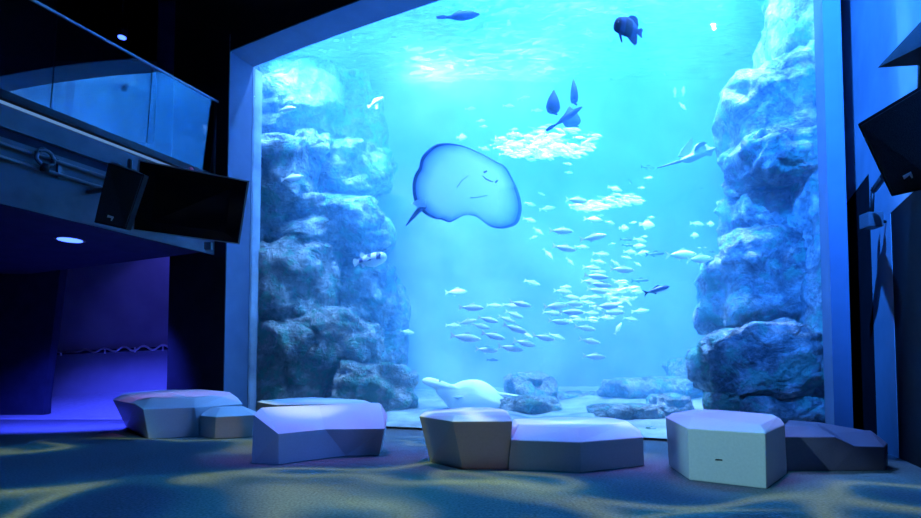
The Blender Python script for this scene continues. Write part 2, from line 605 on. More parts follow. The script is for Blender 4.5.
def water_mats():
    m, nt, out = nmat('water_body')
    sc = nt.nodes.new('ShaderNodeVolumeScatter')
    sc.inputs['Color'].default_value = (0.17, 0.58, 1.0, 1)
    sc.inputs['Density'].default_value = 0.15
    sc.inputs['Anisotropy'].default_value = 0.25
    ab = nt.nodes.new('ShaderNodeVolumeAbsorption')
    ab.inputs['Color'].default_value = (0.0, 0.65, 1.0, 1)
    ab.inputs['Density'].default_value = 0.03
    ad = nt.nodes.new('ShaderNodeAddShader')
    nt.links.new(sc.outputs[0], ad.inputs[0])
    nt.links.new(ab.outputs[0], ad.inputs[1])
    nt.links.new(ad.outputs[0], out.inputs['Volume'])
    m2, nt, out = nmat('water_surface')
    t = nt.nodes.new('ShaderNodeBsdfTransparent')
    g = nt.nodes.new('ShaderNodeBsdfGlossy')
    g.inputs['Roughness'].default_value = 0.12
    tr = nt.nodes.new('ShaderNodeBsdfTranslucent')
    tr.inputs['Color'].default_value = (0.6, 0.9, 1, 1)
    tc = nt.nodes.new('ShaderNodeTexCoord')
    mp = nt.nodes.new('ShaderNodeMapping')
    mp.inputs['Scale'].default_value = (1.6, 4.0, 1)
    nt.links.new(tc.outputs['Object'], mp.inputs['Vector'])
    nz = nd(nt, 'ShaderNodeTexNoise')
    nz.inputs['Scale'].default_value = 1.7
    nz.inputs['Detail'].default_value = 5
    nz.inputs['Distortion'].default_value = 1.2
    nt.links.new(mp.outputs[0], nz.inputs['Vector'])
    b_ = nt.nodes.new('ShaderNodeBump')
    b_.inputs['Strength'].default_value = 0.8
    b_.inputs['Distance'].default_value = 0.25
    nt.links.new(nz.outputs['Fac'], b_.inputs['Height'])
    nt.links.new(b_.outputs['Normal'], g.inputs['Normal'])
    r = ramp(nt, [(0.45, (0.05, 0.05, 0.05)), (0.7, (0.7, 0.7, 0.7))])
    nt.links.new(nz.outputs['Fac'], r.inputs['Fac'])
    m1 = nt.nodes.new('ShaderNodeMixShader')
    nt.links.new(r.outputs[0], m1.inputs[0])
    nt.links.new(t.outputs[0], m1.inputs[1])
    nt.links.new(tr.outputs[0], m1.inputs[2])
    mx = nt.nodes.new('ShaderNodeMixShader')
    mx.inputs[0].default_value = 0.5
    nt.links.new(m1.outputs[0], mx.inputs[1])
    nt.links.new(g.outputs[0], mx.inputs[2])
    nt.links.new(mx.outputs[0], out.inputs['Surface'])
    return m, m2


M['water'], M['wsurf'] = water_mats()
q = lambda z: [T(-1.78, 0.07, z), T(-0.0, 0.07, z), T(W, 0.07, z), T(W + 0.15, 0.07, z), V((8.2, BY - 0.01, z)), V((-3.9, BY - 0.01, z))]
b = MB(); b.prism(q(0.0), V((0, 0, ZS)))
water = b.build('water', M['water'])
tag(water, 'clear bright blue water filling the aquarium tank', 'water', kind='stuff')


def wave(x, y):
    return ZS + 0.02 + 0.07 * noise.noise(V((x * 0.7, y * 1.3, 9))) + 0.035 * noise.noise(V((x * 2.2, y * 3.5, 5)))


ws = grid('water_surface', -4.5, 8.6, 5.2, BY - 0.02, 160, 110, wave, M['wsurf'], lambda x, y: inside(x, y, 0.05))
ws.parent = water
ws['label'] = 'rippled glittering water surface'

# ------------------------------------------------------------------ rocks


def boulder(name, label, cat, px, py, hw, hh, Y, depth, m, seed, sub=4, amp=0.5, strata=0.5, tilt=0.0, group=None):
    c = atY(px, py, Y)
    rx = hw * Y / F
    rz = hh * Y / F
    bm = bmesh.new()
    bmesh.ops.create_icosphere(bm, subdivisions=sub, radius=1.0)
    so = V((seed * 13.7, seed * 7.1, seed * 3.3))
    vs = []
    ct, st = math.cos(tilt), math.sin(tilt)
    for v in bm.verts:
        p = v.co.copy()
        # squarer than a ball
        e = 0.62
        p = V([math.copysign(abs(q_) ** e, q_) for q_ in p])
        p = p / max(1.0, p.length / 1.28)
        w = V((p.x * rx, p.y * depth, p.z * rz))
        size = (rx + rz) / 2
        f1 = noise.noise((w / size) * 1.1 + so)
        f2 = noise.ridged_multi_fractal((w / size) * 1.3 + so, 0.9, 2.1, 5, 1.0, 2.0) - 1.0
        f3 = noise.cell(V((w.x / size * 1.8, w.y / size * 1.8, w.z / size * 3.0)) + so)
        f4 = noise.noise(w * 4.5 + so)
        f5 = noise.noise(w * 11.0 + so)
        k = 1 + amp * (0.5 * f1 + 0.28 * f2 + 0.22 * strata * f3) + 0.08 * f4 + 0.03 * f5
        w = w * k
        w = V((w.x * ct - w.z * st, w.y, w.x * st + w.z * ct))
        pw = c + w
        rel = pw - A
        sv, dv = rel.dot(U), rel.dot(N)
        sv = max(-1.78, min(W + 0.155, sv))
        dv = max(0.22, dv)
        pw = A + U * sv + N * dv + V((0, 0, pw.z))
        pw.y = min(pw.y, BY + 0.05)
        vs.append(pw)
    fs = [tuple(v.index for v in f.verts) for f in bm.faces]
    bm.free()
    o = link(name, vs, fs, m)
    o.data.shade_flat() if False else None
    for i, p_ in enumerate(o.data.polygons):
        p_.use_smooth = True
    # origin at the base centre
    base = V((c.x, c.y, c.z - rz))
    o.data.transform(Matrix.Translation(-base))
    o.location = base
    tag(o, label, cat, group)
    return o


RL, RR, RP = M['rock_left'], M['rock_right'], M['rock_pale']
GL, GR, GB = 'rocks of the left cliff', 'rocks of the right cliff', 'stones on the tank bed'
left = [
    ('big shaded rock filling the top left corner of the tank', 292, 108, 52, 34, 11.6, 1.0, 1),
    ('sloping dark blue rock right of the top left corner rock', 335, 130, 44, 44, 12.0, 0.8, 2),
    ('small knobbly rock resting on the ledge of the left cliff', 312, 149, 20, 12, 10.6, 0.4, 3),
    ('rounded teal boulder by the left window jamb', 280, 176, 34, 30, 10.6, 0.6, 4),
    ('long grey ledge rock below the knobbly rock', 345, 172, 42, 22, 11.4, 0.7, 5),
    ('craggy ledge level with the puffer fish on the left cliff', 318, 230, 66, 26, 10.9, 0.8, 6),
    ('wide layered rock low on the left cliff by the window jamb', 288, 290, 46, 44, 10.7, 0.8, 7),
    ('layered rock below the puffer fish', 346, 292, 44, 30, 11.2, 0.7, 8),
    ('large pale edged boulder behind the low lilac bench', 338, 352, 40, 36, 10.6, 0.8, 9),
    ('dark boulder in the lower left corner of the tank', 284, 366, 42, 40, 10.4, 0.7, 10),
    ('bottom boulder at the right foot of the left cliff', 375, 392, 36, 24, 10.2, 0.6, 11),
    ('hazy stone column behind the boulders of the left cliff', 385, 330, 22, 46, 11.8, 0.5, 12),
]
for i, (lab, px, py, hw, hh, Y, dp, sd) in enumerate(left):
    boulder('cliff_rock', lab, 'rock', px, py, hw * 1.08, hh * 1.12, Y, dp, RP if sd in (9, 10, 11, 7) else RL, sd, 5 if hw > 30 else 4, group=GL)
b_ = [
    ('dark rock column at the top right of the tank', 800, 40, 30, 85, 7.6, 0.6, 21, 0.0),
    ('sunlit overhanging boulder high on the right cliff', 780, 128, 47, 58, 7.6, 0.7, 22, 0.35),
    ('rounded blue rock under the sunlit overhang', 776, 165, 43, 26, 7.3, 0.6, 23, 0.0),
    ('shadowed rock in the middle of the right cliff', 782, 218, 52, 30, 7.8, 0.6, 24, 0.0),
    ('broad craggy rock face of the right cliff', 772, 290, 62, 58, 7.6, 0.7, 25, 0.0),
    ('large smooth block at the foot of the right cliff', 758, 364, 58, 36, 7.1, 0.6, 26, 0.12),
    ('tall rough rock strip against the right window jamb', 816, 280, 20, 130, 7.0, 0.5, 27, 0.0),
    ('low pale ledge along the bottom of the right cliff', 775, 408, 58, 13, 6.9, 0.4, 28, 0.0),
]
for i, (lab, px, py, hw, hh, Y, dp, sd, tl) in enumerate(b_):
    boulder('cliff_rock', lab, 'rock', px, py, hw, hh, Y, dp, RR, sd, 5, tilt=tl, group=GR)
bd = [
    ('round mossy stone on the bed right of the resting ray', 531, 387, 24, 14, 10.5, 0.5, 31),
    ('flat stone on the bed below the round mossy stone', 528, 408, 28, 12, 9.4, 0.5, 32),
    ('hazy flat stone on the bed in the middle distance', 570, 404, 36, 12, 11.0, 0.6, 33),
    ('long pale reef ledge left of the right cliff', 652, 388, 46, 11, 10.2, 0.5, 34),
    ('domed shell shaped stone just left of the white bench', 668, 404, 16, 10, 8.8, 0.4, 35),
    ('low rubble stone behind the low dark bench', 628, 412, 34, 8, 8.4, 0.4, 36),
    ('small white stone at the base of the glass left of the white bench', 654, 432, 11, 6, 7.6, 0.2, 37),
    ('pale lumpy coral stone showing above the white bench', 721, 404, 12, 12, 6.9, 0.25, 38),
    ('reef stone in the haze beside the right cliff', 690, 372, 22, 14, 10.6, 0.5, 39),
]
for (lab, px, py, hw, hh, Y, dp, sd) in bd:
    boulder('bed_stone', lab, 'stone', px, py, hw, hh, Y, dp, RP, sd, 4, group=GB)

# ------------------------------------------------------------------ fish


def loft(profile, seg=10):
    """profile: (x, half height up, half height down, half width, z centre)"""
    b = MB()
    vs, fs = [], []
    for (x, hu, hd, hw, zc) in profile:
        for k in range(seg):
            a = 2 * PI * k / seg
            cz = math.cos(a)
            vs.append(V((x, hw * math.sin(a), zc + (hu if cz > 0 else hd) * cz)))
    n = len(profile)
    for i in range(n - 1):
        for k in range(seg):
            fs.append((i * seg + k, i * seg + (k + 1) % seg, (i + 1) * seg + (k + 1) % seg, (i + 1) * seg + k))
    fs.append(tuple(range(seg)))
    fs.append(tuple(range((n - 1) * seg, n * seg))[::-1])
    b.add(vs, fs)
    return b


def fin(poly, th=0.012, plane='xz', off=(0, 0, 0)):
    off = V(off)
    b = MB()
    if plane == 'xz':
        b.prism([V((x, -th / 2, z)) + off for x, z in poly], V((0, th, 0)))
    elif plane == 'xy':
        b.prism([V((x, z, -th / 2)) + off for x, z in poly], V((0, 0, th)))
    else:
        b.prism([V((-th / 2, x, z)) + off for x, z in poly], V((th, 0, 0)))
    return b


def proto_fish(kind):
    """a fish of unit length along +x (head), origin at its middle"""
    r = empty('schooling_fish' if kind in ('silver', 'dark') else 'reef_fish', local=True)
    if kind in ('silver', 'dark', 'white', 'pale'):
        h = {'silver': 0.125, 'dark': 0.11, 'white': 0.14, 'pale': 0.13}[kind]
        m = {'silver': M['silver'], 'dark': M['darkfish'], 'white': M['whitefish'], 'pale': M['palefish']}[kind]
        fm = M['darkfin'] if kind == 'dark' else M['fin']
        prof = [(0.50, 0.008, 0.008, 0.008, 0), (0.46, 0.04, 0.035, 0.03, 0), (0.36, 0.09, 0.085, 0.055, 0), (0.2, h, h, 0.075, 0), (0.02, h * 0.98, h, 0.07, 0),
                (-0.16, h * 0.68, h * 0.7, 0.045, 0), (-0.28, h * 0.32, h * 0.32, 0.022, 0), (-0.34, 0.02, 0.02, 0.012, 0)]
        loft(prof).build('body', m, r, True)
        fin([(-0.32, 0.018), (-0.5, 0.135), (-0.45, 0.03), (-0.43, 0), (-0.45, -0.03), (-0.5, -0.135), (-0.32, -0.018)]).build('tail_fin', fm, r)
        fin([(0.18, h * 0.9), (0.10, h * 1.55), (-0.02, h * 1.25), (-0.16, h * 0.62)]).build('dorsal_fin', fm, r)
        fin([(0.0, -h * 0.9), (-0.06, -h * 1.4), (-0.18, -h * 0.6)]).build('anal_fin', fm, r)
    elif kind == 'round':
        prof = [(0.5, 0.02, 0.02, 0.02, 0), (0.42, 0.11, 0.1, 0.06, 0), (0.25, 0.23, 0.22, 0.09, 0), (0.05, 0.28, 0.28, 0.10, 0), (-0.15, 0.2, 0.2, 0.06, 0), (-0.28, 0.08, 0.08, 0.03, 0), (-0.33, 0.05, 0.05, 0.02, 0)]
        loft(prof).build('body', M['whitefish'], r, True)
        fin([(-0.31, 0.05), (-0.5, 0.15), (-0.47, 0), (-0.5, -0.15), (-0.31, -0.05)], 0.02).build('tail_fin', M['fin'], r)
        fin([(0.2, 0.22), (0.05, 0.38), (-0.18, 0.3), (-0.22, 0.12)], 0.02).build('dorsal_fin', M['fin'], r)
        fin([(0.0, -0.24), (-0.1, -0.36), (-0.22, -0.12)], 0.02).build('anal_fin', M['fin'], r)
    eb = MB()
    for sgn in (-1, 1):
        MB().ball((0.40, sgn * 0.048, 0.02), 0.02, 6).build('eye', M['eye'], r, True)
    return r


PROTO = {k: proto_fish(k) for k in ('silver', 'dark', 'white', 'pale', 'round')}
USED = set()


def place_fish(kind, px, py, ln, ang, label, group, flip=False, yaw=None, cat='fish', Y=None, real=0.33):
    gy = glassY(px)
    if Y is None:
        Y = max(gy + 0.75, min(gy + 2.9, real * F / max(ln, 4)))
    yaw = random.uniform(-18, 18) if yaw is None else yaw
    src = PROTO[kind]
    kids = [c for c in src.children] if src.children else []
    if kind in USED:
        r = src.copy()
        COL.objects.link(r)
        for c in kids:
            k = c.copy()
            COL.objects.link(k)
            k.parent = r
            k.matrix_parent_inverse = Matrix()
    else:
        r = src
        USED.add(kind)
    size = ln * Y / F / max(0.6, math.cos(math.radians(yaw)))
    r.location = atY(px, py, Y)
    r.scale = (size, size, size)
    r.rotation_euler = (0, math.radians(ang), math.radians(yaw + (180 if flip else 0)))
    if flip:
        r.rotation_euler = (0, math.radians(-ang), math.radians(yaw + 180))
    if 'local' in r:
        pass
    tag(r, label, cat, group)
    return r


ORD = ['first', 'second', 'third', 'fourth', 'fifth', 'sixth', 'seventh', 'eighth', 'ninth', 'tenth', 'eleventh', 'twelfth', 'thirteenth']
LOOK = {'silver': 'silver fish', 'dark': 'dark backed fish', 'white': 'white fish', 'pale': 'hazy fish', 'round': 'deep bodied fish'}
# rows of the shoal: (phrase, [(kind, x, y, length px, angle)])
rows = [
    ('top row of bunch above resting ray', 'shoal lower left', [
        ('silver', 471, 307.6, 26, 3), ('pale', 494, 305.5, 16, 6), ('silver', 510.5, 305.5, 18, 8), ('silver', 520, 303.8, 23, 12),
        ('silver', 514, 314.5, 20, 20), ('silver', 507, 319.4, 20, 18)]),
    ('second row of bunch above resting ray', 'shoal lower left', [
        ('silver', 453, 325.6, 16, 5), ('silver', 467, 321.8, 20, -10), ('silver', 488, 319.5, 22, 14), ('silver', 480.5, 326, 20, 15), ('silver', 515, 328.4, 26, 20), ('white', 527, 335, 13, 30)]),
    ('lowest row of bunch above resting ray', 'shoal lower left', [
        ('silver', 465.3, 337.5, 32, 8), ('silver', 493, 335.8, 25, 15), ('silver', 486.6, 349.8, 23, 5), ('silver', 510.5, 348, 27, 8),
        ('dark', 492.4, 360, 12, 3), ('silver', 524.5, 343, 24, 12), ('silver', 543.5, 337.4, 24, 12), ('silver', 556.5, 336.5, 18, 20)]),
    ('upper left fringe of the main shoal', 'main shoal', [
        ('silver', 532, 282.6, 17, 20), ('silver', 525, 305, 16, 12), ('white', 565.6, 287, 12, 2), ('silver', 562.5, 291.4, 20, 4), ('silver', 570, 297.5, 20, 8), ('silver', 584, 298, 16, -10)]),
    ('long middle row of the main shoal', 'main shoal', [
        ('silver', 556, 306, 27, -5), ('silver', 573, 303.5, 22, 3), ('silver', 587, 302.5, 15, 8), ('silver', 552, 313, 20, 8), ('silver', 571, 312, 25, 3),
        ('silver', 591, 313, 16, 5), ('white', 607, 306, 24, 0), ('silver', 613, 312.5, 22, 0), ('silver', 640, 311, 17, -3)]),
    ('lower row of the main shoal', 'main shoal', [
        ('silver', 559, 321.7, 22, 8), ('silver', 578, 320, 18, 0), ('white', 606, 318, 17, 5), ('silver', 630.4, 319, 17, 8), ('silver', 585, 328, 22, 10),
        ('white', 618, 328.7, 14, -60), ('silver', 589.5, 341, 22, 12), ('silver', 594, 356.5, 24, 4)]),
    ('second layer of main shoal', 'main shoal', [
        ('silver', 590, 281.5, 20, 2), ('silver', 600, 284.5, 24, 6), ('silver', 597, 290.5, 22, 10), ('silver', 594, 297, 16, 3), ('silver', 611, 294, 18, -15),
        ('white', 621, 287, 14, -50), ('white', 637, 292, 15, 0), ('silver', 632, 299, 12, -20), ('dark', 640, 280.5, 17, 0), ('dark', 656.5, 290, 27, -15)]),
    ('top layer of main shoal', 'main shoal', [
        ('silver', 591.5, 267.8, 20, 3), ('silver', 598.5, 261.7, 15, 15), ('silver', 598, 271.5, 17, 5), ('silver', 596, 276.5, 24, 8), ('silver', 616, 263.4, 13, 35), ('silver', 622, 269.5, 26, 2), ('white', 637.5, 264, 9, 30)]),
    ('sparse row beside the big stingray wing', 'strays by the stingray', [
        ('pale', 530, 204, 12, 20), ('white', 529.5, 220, 15, 10), ('pale', 547, 208.7, 17, -8), ('white', 538, 231, 13, 35), ('white', 533.5, 237.4, 9, -20), ('pale', 561, 231, 25, 3)]),
    ('sparse row below the big stingray wing', 'strays by the stingray', [
        ('silver', 564, 248, 25, 12), ('silver', 581.6, 247, 15, 8), ('white', 548, 254, 15, 45), ('pale', 570, 261.7, 12, 45), ('pale', 541.7, 194, 8, 20)]),
    ('scattered row high above main shoal', 'fish above the main shoal', [
        ('white', 593, 219.5, 20, 3), ('white', 610, 222.6, 11, 10), ('round', 624, 228.3, 11, 0), ('white', 633, 222.6, 8, -5), ('round', 647, 225, 16, 8), ('white', 651, 217.4, 8, 0), ('pale', 601, 215.5, 7, 0)]),
    ('row just above the main shoal', 'fish above the main shoal', [
        ('silver', 593, 237.4, 26, -6), ('dark', 626, 239.6, 12, 6), ('silver', 640, 240, 15, 12), ('dark', 628, 245.5, 12, 10), ('white', 644.5, 236.5, 7, 5), ('white', 638, 246, 15, 5),
        ('pale', 612, 244, 8, -10)]),
    ('bright cluster left of large dark fish', 'fish above the main shoal', [
        ('silver', 601, 254, 17, 6), ('white', 630, 252, 15, 0), ('dark', 655, 254, 20, -4), ('white', 642, 253, 14, -8), ('white', 626.5, 257.5, 11, 15)]),
    ('long pair by right cliff', 'fish near the right cliff', [('white', 681, 254.7, 32, -2), ('pale', 699.5, 259, 30, -6)]),
    ('small group left of right cliff', 'fish near the right cliff', [
        ('pale', 697, 224, 17, 3), ('round', 710.5, 224, 9, 0), ('round', 694.8, 235.6, 10, 0), ('dark', 712.6, 252, 7, 0), ('white', 699, 248, 4, 0), ('white', 705, 247.5, 4, 0), ('dark', 701.6, 188.5, 4, 0)]),
    ('sprinkle above the big stingray', 'small fish over the stingray', [
        ('white', 470.4, 108.7, 12, 3), ('white', 480.8, 120.8, 10, 0), ('white', 483.4, 126.5, 9, 5), ('round', 461.7, 137.3, 11, 4), ('pale', 484.3, 148.6, 13, 15),
        ('white', 508.6, 106, 13, 2), ('white', 523.4, 98, 13, -3), ('pale', 537, 110.4, 12, 2), ('white', 513.8, 129.5, 10, 0)]),
    ('row of strays below sardine cloud', 'fish below the sardine cloud', [
        ('white', 567.8, 164, 10, 12), ('white', 568.7, 172.6, 9, 4), ('pale', 576.5, 200.3, 24, 0), ('white', 614.7, 188.7, 16, 14), ('white', 635.5, 202, 16, 12), ('dark', 630, 181.6, 6, 60),
        ('white', 641.6, 187.8, 8, 0), ('white', 648.6, 177.8, 9, 2)]),
]
for phrase, grp, lst in rows:
    order = sorted(range(len(lst)), key=lambda i: lst[i][1])
    for rank, i in enumerate(order):
        kind, px, py, ln, ang = lst[i]
        look = LOOK[kind]
        if ln <= 9:
            look = 'tiny ' + look
        elif ln >= 26:
            look = 'long ' + look
        place_fish(kind, px, py, ln, ang, f'{look}, {ORD[rank]} from left in {phrase}', grp)

place_fish('white', 456, 292, 23, -4, 'plump white fish alone above the left end of the shoal', 'lone fish', real=0.5)
place_fish('white', 407, 332, 15, 8, 'small white fish alone by the foot of the left cliff', 'lone fish')
place_fish('dark', 647.7, 167.3, 16, 0, 'small fish with pink white back just left of the eagle ray tail', 'lone fish')
for (px, py, an, lab) in ((675, 92, -88, 'left one of two upright fish shaped lamp glints left of the right cliff top'), (683.5, 91, -85, 'right one of two upright fish shaped lamp glints left of the right cliff top'),
                          (682.5, 106, 50, 'slanting fish shaped lamp glint just below the two upright lamp glints')):
    place_fish('white', px, py, 11, an, lab, 'lamp glints left of the cliff top')  # fish shapes stand in for lamp reflections in the acrylic
place_fish('white', 287, 109, 20, 2, 'thin fish shaped lamp reflection in front of the top left corner rock', 'lamp reflections by the left cliff', Y=9.9)  # this and the next model stand for room lamps mirrored in the pane
place_fish('white', 292, 178, 24, -10, 'thin fish shaped lamp reflection in front of the rounded teal boulder', 'lamp reflections by the left cliff', Y=9.9)


def orient(root, px, py, Y, ln, ang, yaw, roll=0, flip=False):
    size = ln * Y / F
    root.location = atY(px, py, Y)
    root.scale = (size,) * 3
    root.rotation_euler = (math.radians(roll), math.radians(-ang if flip else ang), math.radians(yaw + (180 if flip else 0)))


# banded puffer
r = empty('puffer_fish', local=True)
loft([(0.5, 0.05, 0.05, 0.06, 0.02), (0.46, 0.12, 0.11, 0.11, 0.02), (0.34, 0.17, 0.17, 0.15, 0.01), (0.15, 0.19, 0.22, 0.17, 0), (-0.04, 0.16, 0.19, 0.13, 0), (-0.2, 0.10, 0.10, 0.07, 0.0), (-0.32, 0.05, 0.05, 0.04, 0)], 14).build('body', M['puffer'], r, True)
fin([(-0.3, 0.04), (-0.46, 0.12), (-0.5, 0.0), (-0.46, -0.13), (-0.3, -0.04)], 0.02).build('tail_fin', M['fin'], r)
fin([(-0.1, 0.12), (-0.2, 0.27), (-0.28, 0.2), (-0.24, 0.06)], 0.02).build('dorsal_fin', M['fin'], r)
fin([(-0.12, -0.12), (-0.22, -0.2), (-0.25, -0.06)], 0.02).build('anal_fin', M['fin'], r)
fin([(0.12, 0.0), (0.0, 0.07), (-0.03, -0.05)], 0.02, off=(0, -0.17, 0)).build('pectoral_fin', M['fin'], r)
for sg in (-1, 1):
    MB().ball((0.37, sg * 0.14, 0.07), 0.03, 8).build('eye', M['eye'], r, True)
orient(r, 369.5, 260, 9.6, 36, -6, -12)
tag(r, 'plump banded puffer fish with pale belly in front of the left cliff', 'puffer fish')

# white fish with peach tail
r = empty('wrasse', local=True)
loft([(0.5, 0.03, 0.03, 0.03, -0.04), (0.4, 0.10, 0.10, 0.07, 0), (0.2, 0.15, 0.14, 0.09, 0.03), (0.0, 0.11, 0.11, 0.07, 0.03), (-0.2, 0.07, 0.07, 0.04, 0), (-0.3, 0.05, 0.05, 0.025, -0.02)], 12).build('body', M['whitefish'], r, True)
fin([(-0.28, 0.04), (-0.48, 0.12), (-0.5, -0.08), (-0.28, -0.05)], 0.02).build('tail_fin', M['coral_fin'], r)
fin([(0.1, -0.08), (-0.06, -0.38), (-0.16, -0.34), (-0.06, -0.06)], 0.02).build('pelvic_fin', M['fin'], r)
fin([(0.2, 0.16), (0.05, 0.24), (-0.2, 0.1), (-0.1, 0.06)], 0.02).build('dorsal_fin', M['fin'], r)
for sg in (-1, 1):
    MB().ball((0.38, sg * 0.065, 0.03), 0.025, 8).build('eye', M['eye'], r, True)
orient(r, 375.5, 102.5, 9.8, 19, -28, -10)
tag(r, 'small white fish with peach tail above the left cliff', 'fish')

# dark banded batfish, head left
r = empty('batfish', local=True)
loft([(0.5, 0.12, 0.12, 0.05, -0.02), (0.46, 0.22, 0.2, 0.07, 0.0), (0.34, 0.30, 0.26, 0.10, 0.02), (0.14, 0.36, 0.30, 0.12, 0.02), (-0.08, 0.34, 0.30, 0.10, 0), (-0.24, 0.2, 0.2, 0.06, -0.02), (-0.33, 0.08, 0.08, 0.03, -0.03)], 14).build('body', M['bat'], r, True)
fin([(0.12, 0.3), (-0.02, 0.44), (-0.16, 0.47), (-0.28, 0.40), (-0.33, 0.2), (-0.30, 0.0), (-0.1, 0.2)], 0.03).build('dorsal_fin', M['darkfin'], r)
fin([(0.05, -0.24), (-0.14, -0.42), (-0.27, -0.5), (-0.33, -0.44), (-0.32, -0.15), (-0.1, -0.1)], 0.03).build('anal_fin', M['darkfin'], r)
fin([(-0.31, 0.05), (-0.46, 0.12), (-0.5, 0.06), (-0.47, -0.05), (-0.5, -0.2), (-0.44, -0.18), (-0.31, -0.1)], 0.02).build('tail_fin', M['darkfin'], r)
fin([(0.34, -0.22), (0.28, -0.36), (0.2, -0.52), (0.17, -0.5), (0.24, -0.2)], 0.02).build('pelvic_fin', M['darkfin'], r)
for sg in (-1, 1):
    MB().ball((0.41, sg * 0.085, 0.06), 0.028, 8).build('eye', M['eye'], r, True)
orient(r, 628.5, 28.5, 7.3, 32, -8, 12, flip=True)
r.rotation_euler[1] = math.radians(-6)
tag(r, 'dark banded batfish swimming left near the water surface', 'batfish')


def edge_bat(lab, px, py, Y, hpx, wpx, lean, low):
    """a batfish seen from behind / edge on: tall narrow outline"""
    r = empty('batfish', local=True)
    a = wpx / hpx
    vs = []
    prof = [(-0.46 + low * 0.1, 0.30), (-0.40, 0.42), (-0.25, 0.5), (-0.05, 0.45), (0.15, 0.34), (0.32, 0.18), (0.5, 0.02)]
    b = MB()
    seg = 12
    for z, w in prof:
        for k in range(seg):
            t = 2 * PI * k / seg
            vs.append(V((a * w * math.cos(t), 0.45 * w * math.sin(t), z)))
    fs = []
    for i in range(len(prof) - 1):
        for k in range(seg):
            fs.append((i * seg + k, i * seg + (k + 1) % seg, (i + 1) * seg + (k + 1) % seg, (i + 1) * seg + k))
    fs.append(tuple(range(seg)))
    fs.append(tuple(range((len(prof) - 1) * seg, len(prof) * seg))[::-1])
    b.add(vs, fs)
    b.build('body', M['batside'], r, True)
    fin([(0.0, -0.44), (a * 0.35, -0.52), (a * 0.3, -0.56), (-a * 0.1, -0.48)], 0.05).build('tail_fin', M['darkfin'], r)
    r.location = atY(px, py, Y)
    sz = hpx * Y / F
    r.scale = (sz,) * 3
    r.rotation_euler = (0, math.radians(lean), 0)
    tag(r, lab, 'batfish', 'batfish seen edge on')


edge_bat('left one of two upright dark batfish seen edge on', 553.3, 101.5, 8.1, 25, 14.5, 3, 0)
edge_bat('right slimmer one of two upright dark batfish seen edge on', 574, 91, 8.1, 27, 8, -2, 1)
edge_bat('broad batfish half hidden behind the slanting dark fish', 571, 116.5, 8.5, 22, 19, -8, 0)

for (lab, px, py, Y, ln, ang, yaw, roll, hh) in (
        ('slanting slender dark fish under the two upright batfish', 564, 119, 8.1, 45, -32, 0, 0, 0.07),
        ('dark torpedo shaped fish at the top left near the surface', 458, 16, 8.5, 45, -3, 0, 0, 0.115)):
    r = empty('dark_fish', local=True)
    loft([(0.5, 0.012, 0.012, 0.012, 0.02), (0.43, hh * 0.45, hh * 0.45, 0.05, 0.015), (0.32, hh * 0.85, hh * 0.8, 0.07, 0.01), (0.14, hh, hh, 0.08, 0.0), (-0.04, hh * 0.75, hh * 0.85, 0.06, 0),
          (-0.18, hh * 0.3, hh * 0.4, 0.03, -0.01), (-0.28, 0.022, 0.022, 0.015, -0.015)], 12).build('body', M['darkfish'] if False else M['batside'], r, True)
    fin([(-0.26, 0.014), (-0.34, 0.035), (-0.5, 0.015), (-0.48, -0.035), (-0.34, -0.05), (-0.26, -0.04)], 0.02).build('tail_fin', M['darkfin'], r)
    fin([(0.2, hh * 0.9), (0.05, hh * 1.15), (-0.1, hh * 0.6), (0, hh * 0.5)], 0.02).build('dorsal_fin', M['darkfin'], r)
    for sg in (-1, 1):
        MB().ball((0.42, sg * 0.045, 0.02), 0.014, 6).build('eye', M['eye'], r, True)
    orient(r, px, py, Y, ln, ang, yaw)
    tag(r, lab, 'fish')

# sardine clouds: far too many to count


def cloud(name, lab, spec, n, Y0, Y1, size, m):
    b = MB()
    rnd = random.Random(len(lab))
    for i in range(n):
        (cx, cy, hx, hy) = spec[rnd.randrange(len(spec))]
        a = rnd.uniform(0, 2 * PI)
        q_ = math.sqrt(rnd.random())
        p = atY(cx + hx * q_ * math.cos(a), cy + hy * q_ * math.sin(a), rnd.uniform(Y0, Y1))
        L = size * rnd.uniform(0.7, 1.25)
        w = rnd.gauss(0.1, 0.2)
        yw = rnd.gauss(0, 0.3)
        R = Matrix.Rotation(yw, 3, 'Z') @ Matrix.Rotation(w, 3, 'Y')
        vs = []
        fs = []
        prof = [(0.5, 0.01), (0.3, 0.1), (0.05, 0.14), (-0.25, 0.05), (-0.36, 0.02), (-0.5, 0.12)]
        for x, h in prof:
            for k in range(5):
                t = 2 * PI * k / 5
                vs.append(p + R @ V((x * L, 0.5 * h * L * math.sin(t) * (0.2 if x < -0.4 else 1), h * L * math.cos(t))))
        for j in range(len(prof) - 1):
            for k in range(5):
                fs.append((j * 5 + k, j * 5 + (k + 1) % 5, j * 5 + 5 + (k + 1) % 5, j * 5 + 5 + k))
        fs.append((0, 1, 2, 3, 4))
        fs.append((29, 28, 27, 26, 25))
        b.add(vs, fs)
    o = b.build(name, m)
    tag(o, lab, 'sardine shoal', kind='stuff')


cloud('sardine_cloud', 'dense white cloud of sardines under the upright batfish', [(530, 145, 34, 14), (560, 140, 40, 16), (545, 150, 45, 10)], 250, 9.6, 10.6, 0.22, M['palefish'])
cloud('sardine_cloud', 'white patch of sardines just above the scattered white fish', [(610, 203, 26, 6), (625, 199, 18, 6), (590, 207, 16, 4)], 75, 9.4, 10.4, 0.2, M['palefish'])
cloud('sardine_cloud', 'bright white knot of sardines inside the main shoal', [(600, 307, 26, 6), (612, 300, 18, 14), (590, 318, 26, 6), (625, 292, 14, 12)], 45, 9.0, 10.0, 0.2, M['whitefish'])

# ------------------------------------------------------------------ rays


